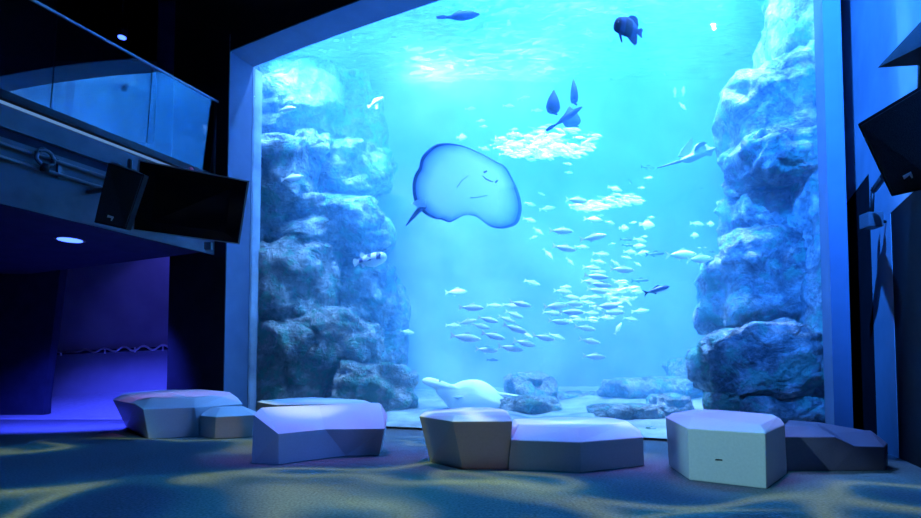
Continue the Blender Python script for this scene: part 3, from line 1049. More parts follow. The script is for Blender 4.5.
def flat_body(outline_px, Y0, slope, thick, name, mats, root, rim=0.06, bulge=0.5, wav=0.0, rimw=None):
    """a flattened body whose outline lies on a leaning plane, with real thickness.
    mats: (underside facing us, rim, back)"""
    cxp = sum(p[0] for p in outline_px) / len(outline_px)
    cyp = sum(p[1] for p in outline_px) / len(outline_px)
    c = atY(cxp, cyp, Y0)
    pl = []
    for (x, y) in outline_px:
        d = ray(x, y)
        # plane: Y = Y0 + slope*(z-c.z)
        t = (Y0 + slope * (HC - c.z)) / (d.y - slope * d.z)
        pl.append(V((0, 0, HC)) + d * t)
    # smooth closed outline
    def cr(p0, p1, p2, p3, t):
        return 0.5 * ((2 * p1) + (p2 - p0) * t + (2 * p0 - 5 * p1 + 4 * p2 - p3) * t * t + (3 * p1 - p0 - 3 * p2 + p3) * t ** 3)
    n0 = len(pl)
    out = []
    for i in range(n0):
        for j in range(3):
            out.append(cr(pl[i - 1], pl[i], pl[(i + 1) % n0], pl[(i + 2) % n0], j / 3))
    n = len(out)
    nrm = V((0, -1, slope)).normalized()
    ts = [1.0, 1 - rim * 0.5, 1 - rim, 0.88, 0.78, 0.62, 0.4, 0.2]
    vs, fs, fm = [], [], []
    for side in (1, -1):
        for jt, t in enumerate(ts):
            for i, p in enumerate(out):
                if 0 < jt < 3:
                    rv = rim * (rimw(p) if rimw else 1.0)
                    t = 1 - rv * (0.5 if jt == 1 else 1.0)
                h = thick * (1 - t ** 2.2) ** 0.8 * (bulge if side == 1 else 1.0) + 0.004
                w = wav * math.sin(i * 0.55) * t ** 4
                vs.append(c + (p - c) * t + nrm * (side * h + w))
    L = len(ts)
    for sd in range(2):
        o_ = sd * L * n
        for j in range(L - 1):
            for i in range(n):
                fs.append((o_ + j * n + i, o_ + j * n + (i + 1) % n, o_ + (j + 1) * n + (i + 1) % n, o_ + (j + 1) * n + i))
                fm.append(2 if sd else (1 if j < 2 else 0))
        fs.append(tuple(o_ + (L - 1) * n + i for i in range(n)))
        fm.append(2 if sd else 0)
    for i in range(n):
        fs.append((i, (i + 1) % n, L * n + (i + 1) % n, L * n + i))
        fm.append(1)
    o = link(name, vs, fs, None, root, True, mats, fm)
    at = o.data.attributes.new('edge', 'FLOAT', 'POINT')
    for side in (0, 1):
        for jt, t in enumerate(ts):
            for i, p in enumerate(out):
                wgt = rimw(p) if rimw else 0.6
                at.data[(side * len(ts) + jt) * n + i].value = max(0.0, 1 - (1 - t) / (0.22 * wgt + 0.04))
    return o, c, nrm


def onplane(px, py, c, Y0, slope, lift=0.0):
    d = ray(px, py)
    t = (Y0 + slope * (HC - c.z)) / (d.y - slope * d.z)
    return V((0, 0, HC)) + d * t + V((0, -1, slope)).normalized() * lift


OUT = [(436.4, 144.3), (449, 143), (465, 146.3), (482.8, 153.9), (496.6, 161.4), (505.4, 166.4), (512.9, 179), (519, 192.7), (521.7, 206.5), (520, 217.8), (515.4, 225.3), (502.9, 228.8), (490.3, 226.6),
       (481.5, 220.3), (475.3, 216.5), (465, 215.3), (456.5, 219), (449, 222.3), (441.4, 219.8), (435, 219), (425, 214), (419.5, 207.8), (415.5, 204), (414, 199), (412.8, 192.7), (412.6, 182.7), (415, 174), (419, 167.6), (421.3, 157.6), (427.6, 150)]
YR, SR = 9.1, -0.45
cc = atY(463, 188, YR)
ray_root = empty('stingray', cc)
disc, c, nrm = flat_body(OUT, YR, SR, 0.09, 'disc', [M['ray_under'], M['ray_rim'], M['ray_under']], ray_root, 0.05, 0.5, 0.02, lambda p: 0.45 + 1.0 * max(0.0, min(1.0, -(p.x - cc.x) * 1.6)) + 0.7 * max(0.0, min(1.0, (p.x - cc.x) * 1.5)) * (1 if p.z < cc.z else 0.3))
P = lambda x, y, l=0.05: onplane(x, y, c, YR, SR, l)
b = MB(); b.tube([P(425, 205, 0.02), P(418, 211, 0.03), P(412, 218, 0.03), P(406.3, 225.3, 0.03)], [0.05, 0.045, 0.03, 0.01], 8)
b.build('tail', M['ray_rim'], ray_root, True)
fp = [P(426, 199, 0.055), P(417, 199.5, 0.05), P(411.6, 203, 0.05), P(417, 206, 0.05), P(426, 207, 0.055)]
b = MB(); b.prism(fp, nrm * 0.015); b.build('pelvic_fin', M['ray_under'], ray_root)
b = MB(); b.tube([P(482.5, 175.5, 0.055), P(486, 178.8, 0.06), P(490, 180.6, 0.06), P(493, 181.6, 0.055)], [0.005, 0.010, 0.010, 0.005], 6)
b.build('mouth', M['ray_mark'], ray_root, True)
for (x0, y0, x1, y1) in ((483.5, 172.3, 487, 170.8), (495, 182.5, 497.5, 180)):
    b = MB(); b.tube([P(x0, y0, 0.052), P(x1, y1, 0.052)], 0.014, 6); b.build('nostril', M['ray_mark'], ray_root, True)
for pth in ([(457, 187), (462, 180), (469, 175)], [(470, 197.5), (478, 197), (487, 195)]):
    b = MB(); b.tube([P(x, y, 0.052) for x, y in pth], 0.009, 6); b.build('gill_fold', M['ray_fold'], ray_root, True)
tag(ray_root, 'huge round stingray showing its pale underside in mid water', 'stingray')

# eagle ray by the right cliff
E_OUT = [(716, 147.7), (713, 151.5), (711.5, 155.8), (707, 155.5), (701, 158), (696, 160.5), (689, 163), (682, 162.2), (678.8, 160.8), (684, 157), (690, 154), (692.3, 150.5), (695.5, 145), (701.6, 142.2), (705.7, 144), (709.7, 147)]
YE = 8.0
er = empty('eagle_ray', atY(696, 153, YE))
o, c2, n2 = flat_body(E_OUT, YE, -0.3, 0.07, 'body', [M['ray_grey'], M['ray_grey'], M['ray_grey']], er, 0.08, 1.0)
wing = [onplane(x, y, c2, YE, -0.3, -0.06) for x, y in ((680, 155), (685, 147), (693.5, 136.8), (694.5, 142), (693, 151), (688, 157))]
b = MB(); b.prism(wing, V((0, 0.035, 0))); b.build('wing', M['ray_grey'], er)
hood = [onplane(x, y, c2, YE, -0.3, 0.07) for x, y in ((692.5, 151.5), (694, 146.5), (697, 143.6), (701.5, 142), (705, 143.6), (702.5, 145.5), (698.5, 147), (695.5, 150))]
b = MB(); b.prism(hood, V((0, 0.03, 0))); b.build('curled_wing_tip', M['ray_mark'], er)
b = MB(); b.tube([onplane(x, y, c2, YE, -0.3) for x, y in ((681, 161), (672, 163.5), (664, 166), (657, 168))], [0.025, 0.018, 0.012, 0.008], 6)
b.build('tail', M['ray_mark'], er, True)
tag(er, 'small grey eagle ray with thin tail swimming beside the right cliff', 'eagle ray')

# pale ray low over the bed
B_OUT = [(422.4, 379.6), (429.5, 377.4), (440, 380.5), (451.7, 384.5), (462, 381), (475, 379.4), (485.6, 382.4), (493.4, 387.6), (498.8, 393), (504, 399), (509, 408), (495, 411), (470, 412), (451.7, 410), (444, 401.5), (437, 394), (434.5, 389), (424, 384)]
YB = 9.6
br = empty('bottom_ray', atY(470, 395, YB))
o, c3, n3 = flat_body(B_OUT, YB, 0.25, 0.12, 'body', [M['ray_pale'], M['ray_pale'], M['ray_pale']], br, 0.08, 1.2)
b = MB(); b.tube([onplane(x, y, c3, YB, 0.25) for x, y in ((496, 393.5), (508, 395), (520, 396.8), (530, 398.3))], [0.035, 0.028, 0.02, 0.01], 8)
b.build('tail', M['ray_pale'], br, True)
b = MB(); b.ball(onplane(440, 382.6, c3, YB, 0.25, 0.10), 0.02, 8); b.build('eye', M['eye'], br, True)
b = MB(); b.tube([onplane(453.5, 398.8, c3, YB, 0.25, 0.15), onplane(458.5, 399.6, c3, YB, 0.25, 0.16), onplane(463, 398.6, c3, YB, 0.25, 0.15)], [0.012, 0.03, 0.012], 8)
b.build('gill_slit', M['ray_fold'], br, True)
tag(br, 'pale ray with pointed snout resting low behind the wedge bench', 'ray')

# ------------------------------------------------------------------ benches


def pt(sp):
    if sp[0] == 'z':
        return atZ(sp[1], sp[2], sp[3])
    if sp[0] == 'y':
        return atY(sp[1], sp[2], sp[3])
    return V(sp[1:])


def bench(label, cols, m=None, slot=None):
    """cols: list of (bottom (px,py) or None, rim spec, top spec), going round the bench"""
    bot, rim, top = [], [], []
    for bo, ri, to in cols:
        r_ = pt(ri)
        t_ = pt(to)
        b_ = V((r_.x, r_.y, 0.0)) if bo is None else atZ(bo[0], bo[1], 0.0)
        bot.append(b_); rim.append(r_); top.append(t_)
    n = len(cols)
    vs = bot + rim + top
    fs = [tuple(range(n))[::-1]]
    for i in range(n):
        j = (i + 1) % n
        fs.append((i, j, n + j, n + i))
        fs.append((n + i, n + j, 2 * n + j, 2 * n + i))
    fs.append(tuple(range(2 * n, 3 * n)))
    ce = sum(bot, V((0, 0, 0))) / n
    root = empty('bench', (ce.x, ce.y, 0)) if slot else None
    o = link('seat_block' if slot else 'bench', vs, fs, m or M['bench'], root)
    bm = bmesh.new(); bm.from_mesh(o.data)
    bmesh.ops.remove_doubles(bm, verts=bm.verts, dist=0.004)
    bmesh.ops.triangulate(bm, faces=[f for f in bm.faces if len(f.verts) > 4])
    bmesh.ops.recalc_face_normals(bm, faces=bm.faces)
    bm.to_mesh(o.data); bm.free()
    bv = o.modifiers.new('soft_edges', 'BEVEL')
    bv.width = 0.008; bv.segments = 2; bv.limit_method = 'ANGLE'; bv.angle_limit = math.radians(12)
    if slot:
        f0, f1 = slot
        e = (f1 - f0).normalized()
        nn = e.cross(V((0, 0, 1))).normalized()
        b = MB()
        nn = nn * 1.0
        b.prism([f0 + nn * 0.03, f0 + e * 0.012 + V((0, 0, 0.006)) + nn * 0.03, f1 + V((0, 0, 0.006)) + nn * 0.03, f1 - V((0, 0, 0.004)) + nn * 0.03, f0 - V((0, 0, 0.004)) + nn * 0.03], -nn * 0.06)
        b.build('slot', M['black'], root)
        o = root
    else:
        o.data.transform(Matrix.Translation(V((-ce.x, -ce.y, 0))))
        o.location = (ce.x, ce.y, 0)
    tag(o, label, 'bench', 'faceted benches facing the tank')
    return o


# back left low long bench
bench('long grey faceted bench at far left by the dark pier', [
    ((126, 427), ('y', 112.5, 399.6, 8.1), ('y', 124, 393.3, 8.4)),
    ((146, 438.3), ('y', 135, 404, 7.35), ('y', 135.6, 398.5, 7.7)),
    ((148.7, 438.7), ('y', 143, 409, 7.08), ('y', 149.8, 397.5, 7.6)),
    ((199, 436), ('y', 194.8, 407.4, 7.38), ('y', 194.8, 397.8, 7.85)),
    ((236, 428.5), ('y', 242.6, 404, 8.35), ('y', 231, 393.5, 8.5)),
    (None, ('y', 238, 398, 8.75), ('y', 229, 391.8, 8.65)),
    (None, ('y', 202, 394, 9.1), ('y', 201, 389.3, 8.95)),
    (None, ('y', 150, 396, 9.0), ('y', 157, 390, 8.85)),
])
bench('small low bench in front of the far left bench', [
    ((200, 436.2), ('y', 200, 415.6, 7.42), ('y', 207.8, 407.6, 7.75)),
    ((214.8, 438.7), ('y', 215.7, 417, 7.12), ('y', 220, 407.8, 7.5)),
    ((252, 437), ('y', 254, 415, 7.33), ('y', 242.6, 406.9, 7.6)),
    ((257, 432.5), ('y', 257, 412, 7.85), ('y', 243, 406.2, 7.8)),
    ((212, 432.6), ('y', 206, 411, 7.85), ('y', 209, 406.8, 7.82)),
])
bench('mostly hidden bench behind the low lilac bench', [
    ((259, 437), ('y', 257, 401.8, 6.75), ('y', 262, 400.4, 6.85)),
    ((277, 440), ('y', 276.5, 405, 6.45), ('y', 284, 403, 6.6)),
    ((370, 434), ('y', 372, 403.5, 7.0), ('y', 366, 402, 7.05)),
    ((368, 430), ('y', 366, 400.6, 7.55), ('y', 355, 399.5, 7.45)),
    (None, ('y', 320, 397.8, 7.9), ('y', 312, 397.2, 7.8)),
    (None, ('y', 285, 399, 7.6), ('y', 287, 398.4, 7.55)),
])
bench('wide low lilac bench with angled front and notched right end', [
    ((251.6, 463), ('y', 253.5, 414.7, 5.18), ('y', 260, 408, 5.5)),
    ((278.6, 464.3), ('y', 278.6, 434, 5.06), ('y', 261, 407.7, 5.6)),
    ((346, 455.6), ('y', 325, 429.3, 5.45), ('y', 319, 404.9, 6.1)),
    ((379, 455.6), ('y', 384.8, 428.7, 5.62), ('y', 379, 402.9, 6.35)),
    ((382.5, 450), ('y', 387.7, 415.7, 5.95), ('y', 381, 404, 6.38)),
    (None, ('y', 374, 410, 6.42), ('y', 371, 402.8, 6.41)),
    (None, ('y', 268, 410, 6.15), ('y', 268, 407, 6.05)),
])
bench('dark wedge shaped bench with overhanging top in the centre', [
    ((430.5, 462.3), ('y', 419, 416, 5.2), ('y', 424.7, 411.4, 5.35)),
    ((462.5, 469.2), ('y', 452.6, 421.5, 4.68), ('y', 454.2, 415.2, 4.8)),
    ((508.5, 469.2), ('y', 512.6, 421.2, 4.72), ('y', 507.5, 415.6, 4.82)),
    ((503, 460), ('y', 508, 411.5, 5.35), ('y', 503, 409.3, 5.35)),
    (None, ('y', 491, 409, 5.75), ('y', 489, 407.2, 5.65)),
    (None, ('y', 461, 409, 5.8), ('y', 462.5, 407.3, 5.7)),
    ((437, 459), ('y', 424, 413.5, 5.45), ('y', 427, 410.8, 5.45)),
])
bench('low dark bench with blue sloped facets right of the wedge bench', [
    ((508.5, 470.3), ('y', 511, 439.9, 4.75), ('y', 519, 425, 5.05)),
    ((580.8, 472.8), ('y', 580.8, 442.2, 4.63), ('y', 577.3, 427.8, 4.88)),
    ((644.2, 465.9), ('y', 643.3, 437, 4.98), ('y', 628.6, 421.9, 5.4)),
    ((640, 459), ('y', 640, 430, 5.5), ('y', 625, 420, 5.6)),
    (None, ('y', 612, 421, 6.0), ('y', 610, 417.5, 5.85)),
    (None, ('y', 552, 421, 6.0), ('y', 556, 417, 5.9)),
    ((508.8, 464), ('y', 510, 426, 5.5), ('y', 514, 419, 5.6)),
])
f0, f1 = atZ(716, 459.2, 0.19), atZ(723.5, 459.5, 0.19)
wb = [
    ((669, 466), ('y', 665.3, 417, 4.92), ('y', 672, 413.6, 5.05)),
    ((689.5, 480), ('y', 687.5, 428.2, 4.30), ('y', 692.5, 415.6, 4.62)),
    ((766.6, 489), ('y', 765.5, 433, 3.95), ('y', 760.5, 424.9, 4.12)),
    ((786.8, 474), ('y', 784.8, 424.6, 4.55), ('y', 776.5, 416.8, 4.62)),
    (None, ('y', 781, 419, 4.95), ('y', 772, 414.2, 4.95)),
    (None, ('y', 718, 412, 5.25), ('y', 716, 409.8, 5.2)),
    ((676, 462), ('y', 690, 411, 5.35), ('y', 695, 409.3, 5.25)),
]
# slot lies on the front face
p0, p1 = atZ(689.5, 480, 0), atZ(766.6, 489, 0)
pn = (p1 - p0).cross(V((0, 0, 1))).normalized()


def face_pt(px, py):
    d = ray(px, py)
    o_ = V((0, 0, HC))
    t = (p0 - o_).dot(pn) / d.dot(pn)
    return o_ + d * t


bench('tall white faceted bench with a small slot on its front', wb, slot=(face_pt(716, 459.3) - pn * 0.0, face_pt(723.5, 459.8)))
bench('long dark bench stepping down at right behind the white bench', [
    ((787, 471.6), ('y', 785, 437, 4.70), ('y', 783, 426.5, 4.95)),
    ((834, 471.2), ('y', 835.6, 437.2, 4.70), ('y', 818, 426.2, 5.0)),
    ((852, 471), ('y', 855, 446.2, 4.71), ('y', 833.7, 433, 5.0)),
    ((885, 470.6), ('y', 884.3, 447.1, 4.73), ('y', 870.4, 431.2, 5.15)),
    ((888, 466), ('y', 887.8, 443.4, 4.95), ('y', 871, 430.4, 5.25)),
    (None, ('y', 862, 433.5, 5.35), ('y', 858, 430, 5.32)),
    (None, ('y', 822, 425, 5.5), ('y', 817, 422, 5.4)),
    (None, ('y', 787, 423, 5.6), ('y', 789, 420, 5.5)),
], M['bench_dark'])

# ------------------------------------------------------------------ balcony on the left
LS = -0.255
D0, D1 = FR, -8.5
b = MB()
b.tbox(-7, LS, D1, D0 - 0.02, 4.02, 4.10)
b.tbox(-7, LS - 0.04, D1, D0 - 0.02, 2.9, 4.02)
struct(b.build('wall_balcony', M['darkblue']), 'dark slab of the upper gallery on the left', 'balcony')
b = MB(); b.tbox(-7, LS - 0.02, D1, D0 - 0.3, 2.82, 2.9)
struct(b.build('ceiling_soffit', M['darkblue']), 'dark soffit under the upper gallery', 'soffit')
b = MB(); b.tbox(LS - 0.04, LS + 0.02, D1, D0 - 0.02, 3.74, 4.02)
struct(b.build('trim_5', M['fascia']), 'upper blue grey fascia band of the gallery', 'trim')
b = MB(); b.tbox(LS - 0.04, LS, D1, D0 - 0.02, 2.83, 3.62)
struct(b.build('trim_6', M['fascia']), 'lower blue grey fascia panel of the gallery', 'trim')
b = MB(); b.tbox(-7, LS - 1.2, D1, D1 + 0.1, 4.1, 10); b.tbox(-5, -4.9, D1, D0, 4.1, 10)
struct(b.build('wall_gallery', M['dark']), 'dark wall at the back of the upper gallery', 'wall')

tr = empty('track_rail', T(LS, -4, 3.4))
for z in (3.52, 3.36):
    b = MB(); b.tube([T(LS + 0.05, D1, z), T(LS + 0.05, D0 - 1.2, z)], 0.028, 8)
    b.build('bar', M['steel'], tr, True)
for d in (-2.2, -3.0, -4.2, -5.4):
    b = MB(); b.tbox(LS, LS + 0.05, d - 0.02, d + 0.02, 3.32, 3.56); b.build('bracket', M['steel'], tr)
tag(tr, 'twin dark equipment rail along the gallery fascia', 'equipment rail')


def on_left(px, py, off=0.0):
    d = ray(px, py)
    o_ = V((0, 0, HC))
    t = (T(LS + off, 0, 0) - o_).dot(U) / d.dot(U)
    return o_ + d * t


cl = empty('pipe_clamp', on_left(45, 158, 0.05))
c_ = on_left(45, 158, 0.09)
ring = [c_ + N * (0.10 * math.cos(t)) + V((0, 0, 0.10 * math.sin(t))) for t in [2 * PI * k / 16 for k in range(17)]]
b = MB(); b.tube(ring, 0.026, 8); b.build('ring', M['steel'], cl, True)
b = MB(); b.tube([c_ + V((0, 0, -0.08)), c_ + V((0, 0, -0.17))], 0.05, 10); b.build('knob', M['black'], cl, True)
tag(cl, 'round clamp hanging on the equipment rail at far left', 'clamp')

# glass balustrade
bal = empty('glass_balustrade', T(LS, -3, 4.1))


def d_of(px, z):
    """d on the left wall plane where image column px falls at height z"""
    lo, hi = -9.0, -0.4
    f = lambda d: CX + F * (T(LS, d, z).x / ((T(LS, d, z).y) * math.cos(TILT) + (z - HC) * math.sin(TILT)))
    for _ in range(40):
        m_ = (lo + hi) / 2
        if f(m_) < px:
            lo = m_
        else:
            hi = m_
    return lo


joints = [D1, d_of(56, 5.3), d_of(150, 4.9), D0 - 0.04]
for i in range(3):
    b = MB(); q5 = lambda s_, z: [T(s_ - 0.025, joints[i] + 0.008, z), T(s_ - 0.01, joints[i] + 0.008, z), T(s_ - 0.01, joints[i + 1] - 0.008, z), T(s_ - 0.025, joints[i + 1] - 0.008, z)]
    b.hexa(q5(LS - 0.05, 4.15), q5(LS + 0.045, 5.42))
    b.build('glass_panel', M['balglass'], bal)
b = MB(); b.tbox(LS + 0.01, LS + 0.045, D1, D0 - 0.03, 5.42, 5.45); b.build('top_rail', M['lit_rail'], bal)
b = MB(); b.tbox(LS - 0.06, LS + 0.07, D1, D0 - 0.03, 4.06, 4.16); b.build('bottom_rail', M['black'], bal)
b = MB(); b.tbox(LS - 0.035, LS + 0.0, D0 - 0.055, D0 - 0.03, 4.15, 5.45); b.build('end_post', M['steel'], bal)
tag(bal, 'long glass balustrade along the upper gallery edge reflecting the tank', 'balustrade')
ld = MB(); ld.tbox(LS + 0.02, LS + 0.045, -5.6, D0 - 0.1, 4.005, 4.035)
tag(ld.build('reflected_light_strip', M['strip_glow']), 'thin glowing strip standing in for reflected light under the glass balustrade', 'glowing strip')

# spotlight on the gallery ceiling seen over the glass
p = atY(122, 38, 10.4)
sp = empty('gallery_spotlight', p)
b = MB(); b.tube([p + V((0, 0, 0.02)), p + V((0, 0, 0.3))], 0.09, 12); b.build('housing', M['black'], sp, True)
b = MB(); b.tube([p, p + V((0, 0, 0.03))], 0.07, 12); b.build('lens', M['lamp_blue'], sp, True)
b = MB(); b.tube([p + V((0, 0, 0.28)), V((p.x, p.y, 10.0))], 0.02, 8); b.build('stem', M['black'], sp, True)
tag(sp, 'bright blue spotlight over the upper gallery', 'spotlight')

# downlight in the soffit
p = atZ(70, 240, 2.815)
dl = empty('downlight', p)
b = MB(); b.tube([p, p + V((0, 0, 0.01))], 0.20, 20); b.build('trim_ring', M['steel'], dl, True)
b = MB(); b.tube([p + V((0, 0, -0.006)), p + V((0, 0, 0.004))], 0.16, 20); b.build('lens', M['lamp_blue'], dl, True)
tag(dl, 'glowing blue downlight in the soffit under the gallery', 'downlight')

# corridor beyond
CYW = 12.3
b = MB(); b.box(-12.9, -4.3, CYW, CYW + 0.2, 0, 6)
struct(b.build('wall_corridor', M['corr_wall']), 'corridor wall lit violet blue beyond the dark pier', 'wall')
ra, rb = V((-12.9, 10.35, 0.0)), V((-4.9, 10.35, 0.0))
rc, rd = V((-4.6, CYW, 0.62)), V((-12.9, CYW, 0.10))
b = MB(); b.hexa([ra, rb, V((-4.6, CYW, 0.0)), V((-12.9, CYW, 0.0))], [ra + V((0, 0, .01)), rb + V((0, 0, .01)), rc, rd])
struct(b.build('floor_ramp', M['ramp']), 'corridor ramp rising to the right lit violet blue', 'ramp')
e0, e1 = atY(62, 256, 11.0), atY(44, 400, 11.0)
b = MB(); b.prism([V((e0.x, 11, 6.0)), V((e0.x, 11.0, e0.z)), V((e1.x, 11.0, max(0.1, e1.z))), V((e1.x, 11, 0)), V((-12.9, 11, 0)), V((-12.9, 11, 6))], V((0, 0.2, 0)))
struct(b.build('wall_left_panel', M['darkblue']), 'dark slanted wall panel at the far left', 'wall')

hr = empty('wavy_handrail', atY(110, 350, CYW - 0.1))
path = []
for i in range(121):
    t = i / 120
    px = 51 + (178 - 51) * t
    base = 352.4 - 6.0 * t
    amp = 0.0 if t < 0.15 else min(1, (t - 0.15) / 0.15) * (2.2 if t > 0.5 else 1.6)
    path.append(atY(px, base + amp * math.sin((t - 0.15) * 2 * PI * 6.5), CYW - 0.12))
b = MB(); b.tube(path, 0.022, 8); b.build('rail', M['chrome'], hr, True)
b = MB(); b.tube([atY(px, 353.5 - 6 * (px - 51) / 127, CYW - 0.06) for px in (51, 80, 110, 140, 178)], 0.035, 8); b.build('backing_bar', M['black'], hr, True)
for px in (61, 105, 135, 163):
    p = atY(px, 352.6 - 6 * (px - 51) / 127 + 1.0, CYW - 0.1)
    b = MB(); b.tube([p + V((0, 0, -0.06)), p + V((0, 0, 0.05))], 0.02, 8); b.tube([p, p + V((0, 0.1, 0))], 0.018, 8); b.build('bracket', M['chrome'], hr, True)
tag(hr, 'wavy chrome handrail along the corridor ramp wall', 'handrail')

# ------------------------------------------------------------------ television and speakers
TL, TR, BR, BL = atY(138, 159.5, 7.2), atY(249.4, 181, 7.9), atY(239.5, 244.5, 8.3), atY(131.5, 230.2, 7.45)
tvr = empty('television', (TL + TR + BR + BL) / 4)
tn = (TR - TL).cross(BL - TL).normalized()
if tn.y > 0:
    tn = -tn
quad = [TL, TR, BR, BL]
b = MB(); b.hexa([p for p in quad], [p - tn * 0.07 for p in quad]); b.build('casing', M['bezel'], tvr)
cen = sum(quad, V((0, 0, 0))) / 4
sc_ = [cen + (p - cen) * k for p, k in zip(quad, (0.962,) * 4)]
b = MB(); b.hexa([p + tn * 0.004 for p in sc_], [p - tn * 0.02 for p in sc_]); b.build('screen', M['screen'], tvr)
mid = (TL + TR) / 2
b = MB(); b.tube([mid - tn * 0.06 + V((0, 0, -0.1)), mid - tn * 0.3 + V((-0.1, 0.1, 0.05))], 0.03, 8); b.tube([cen - tn * 0.06, cen - tn * 0.45 + V((-0.1, 0, 0.0))], 0.04, 8)
b.build('mount_arm', M['steel'], tvr)
p = atY(208, 243.5, 8.1)
b = MB(); b.box(p.x - 0.05, p.x + 0.05, p.y - 0.02, p.y + 0.06, p.z - 0.09, p.z + 0.02); b.build('sensor_box', M['bezel'], tvr, bevel=0.01)
tag(tvr, 'large black television tilted down below the gallery', 'television')


def speaker(label, q, tn_hint, depth, badge_px, badge_Y, yoke, bq=None):
    r = empty('loudspeaker', sum(q, V((0, 0, 0))) / 4)
    n_ = (q[1] - q[0]).cross(q[3] - q[0]).normalized()
    if n_.dot(tn_hint) < 0:
        n_ = -n_
    c = sum(q, V((0, 0, 0))) / 4
    vd = (c - V((0, 0, HC))).normalized()
    back = [c + (p - c) * 0.72 + vd * depth for p in q]
    back = bq or back
    b = MB(); b.hexa([p for p in q], back); b.build('cabinet', M['black'], r, bevel=0.015)
    gq = [c + (p - c) * 0.93 for p in q]
    b = MB(); b.hexa([p + n_ * 0.012 for p in gq], [p - n_ * 0.02 for p in gq]); b.build('grille', M['grille'], r)
    if badge_px:
        e = (q[1] - q[0]).normalized()
        w = (q[3] - q[0]).normalized()
        bp = None
        d = ray(*badge_px)
        o_ = V((0, 0, HC))
        t = (c + n_ * 0.014 - o_).dot(n_) / d.dot(n_)
        bp = o_ + d * t
        s_ = 0.035
        b = MB()
        b.prism([bp - e * s_ - w * s_ * 0.6, bp + e * s_ - w * s_ * 0.6, bp + e * s_ - w * s_ * 0.1, bp + e * s_ * .2 + w * s_ * 0.1, bp - e * s_ + w * s_ * 0.3], n_ * 0.006)
        b.prism([bp + e * s_ * .3 - w * s_ * 0.1, bp + e * s_ * 1.0 - w * s_ * 0.3, bp + e * s_ * .7 + w * s_ * 1.0, bp + e * s_ * .4 + w * s_ * 1.0], n_ * 0.006)
        b.build('badge', M['badge'], r)
    b = MB()
    for a_, e_ in yoke:
        b.tube([a_, e_], 0.03, 8)
    b.build('yoke', M['black'], r)
    tag(r, label, 'loudspeaker')
    return r


q_ = [atY(108.5, 162.5, 6.5), atY(144.5, 174.5, 6.55), atY(126, 229.5, 6.7), atY(94, 222.5, 6.6)]
speaker('black loudspeaker hanging left of the television', q_, V((0.3, -1, -0.3)), 0.34, (110.5, 217.5), 7.5,
        [(atY(104, 190, 6.85), on_left(88, 192, -0.01)), ], [atY(113, 161, 6.95), atY(149, 176.5, 6.85), atY(131, 230.8, 7.0), atY(100, 224, 7.05)])
spk = bpy.data.objects['loudspeaker']
b = MB(); b.tube([atY(130, 176, 6.9), atY(130, 161, 7.2)], 0.03, 8); b.build('hanger', M['steel'], spk)
q_ = [atY(857, 124, 4.2), atY(930, 80, 4.1), atY(940, 186, 4.35), atY(891.5, 197, 4.4)]
speaker('large black loudspeaker tilted down on the right wall', q_, V((-0.5, -1, -0.3)), 0.4, (907.7, 175.7), 4.3,
        [(atY(884, 176, 4.75), atY(874, 190, 5.4))])

# second cabinet jutting in at the top right: wedge shaped hood
h0, h1, h2 = atY(877.6, 67.7, 4.3), atY(940, 1, 4.1), atY(940, 64, 4.1)
hd = empty('loudspeaker', (h0 + h1 + h2) / 3)
h3 = atY(940, 37, 3.9)
h4, h5 = atY(938, 8, 4.7), atY(938, 62, 4.7)
b = MB(); b.add([h0, h1, h2, h3, h4, h5], [(0, 1, 3), (0, 3, 2), (0, 2, 5), (0, 5, 4), (0, 4, 1), (1, 4, 5, 2, 3)])
b.build('cabinet', M['grille'], hd)
b = MB(); b.tube([atY(925, 40, 4.4), atY(925, 100, 4.5)], 0.05, 10); b.build('pole', M['black'], hd, True)
tag(hd, 'dark angular loudspeaker corner jutting in at top right', 'loudspeaker')
jb = empty('junction_box', atY(872, 220, 5.6))
p = atY(872, 220.5, 5.6)
b = MB(); b.box(p.x - 0.075, p.x + 0.075, p.y - 0.06, p.y + 0.08, p.z - 0.075, p.z + 0.075); b.build('housing', M['bezel'], jb, bevel=0.012)
b = MB(); b.tube([p + V((0.0, 0, 0.07)), p + V((0.02, 0, 0.34))], 0.018, 8); b.build('conduit', M['black'], jb, True)
b = MB(); b.tube([p + V((0.02, 0.0, 0.0)), p + V((0.30, 0.08, 0.0))], 0.015, 8); b.build('wall_arm', M['black'], jb, True)
tag(jb, 'small grey box on a dark bracket below the large right loudspeaker', 'junction box')

# ------------------------------------------------------------------ lights


def aim(o, target):
    d = V(target) - o.location
    o.rotation_euler = d.to_track_quat('-Z', 'Y').to_euler()


def spot(name, loc, target, power, color, size, blend=0.5, radius=0.1):
    l = bpy.data.lights.new(name, 'SPOT')
    l.energy = power
    l.color = color
    l.spot_size = math.radians(size)
    l.spot_blend = blend
    l.shadow_soft_size = radius
    o = bpy.data.objects.new(name, l)
    o.location = loc
    COL.objects.link(o)
    aim(o, target)
    return o


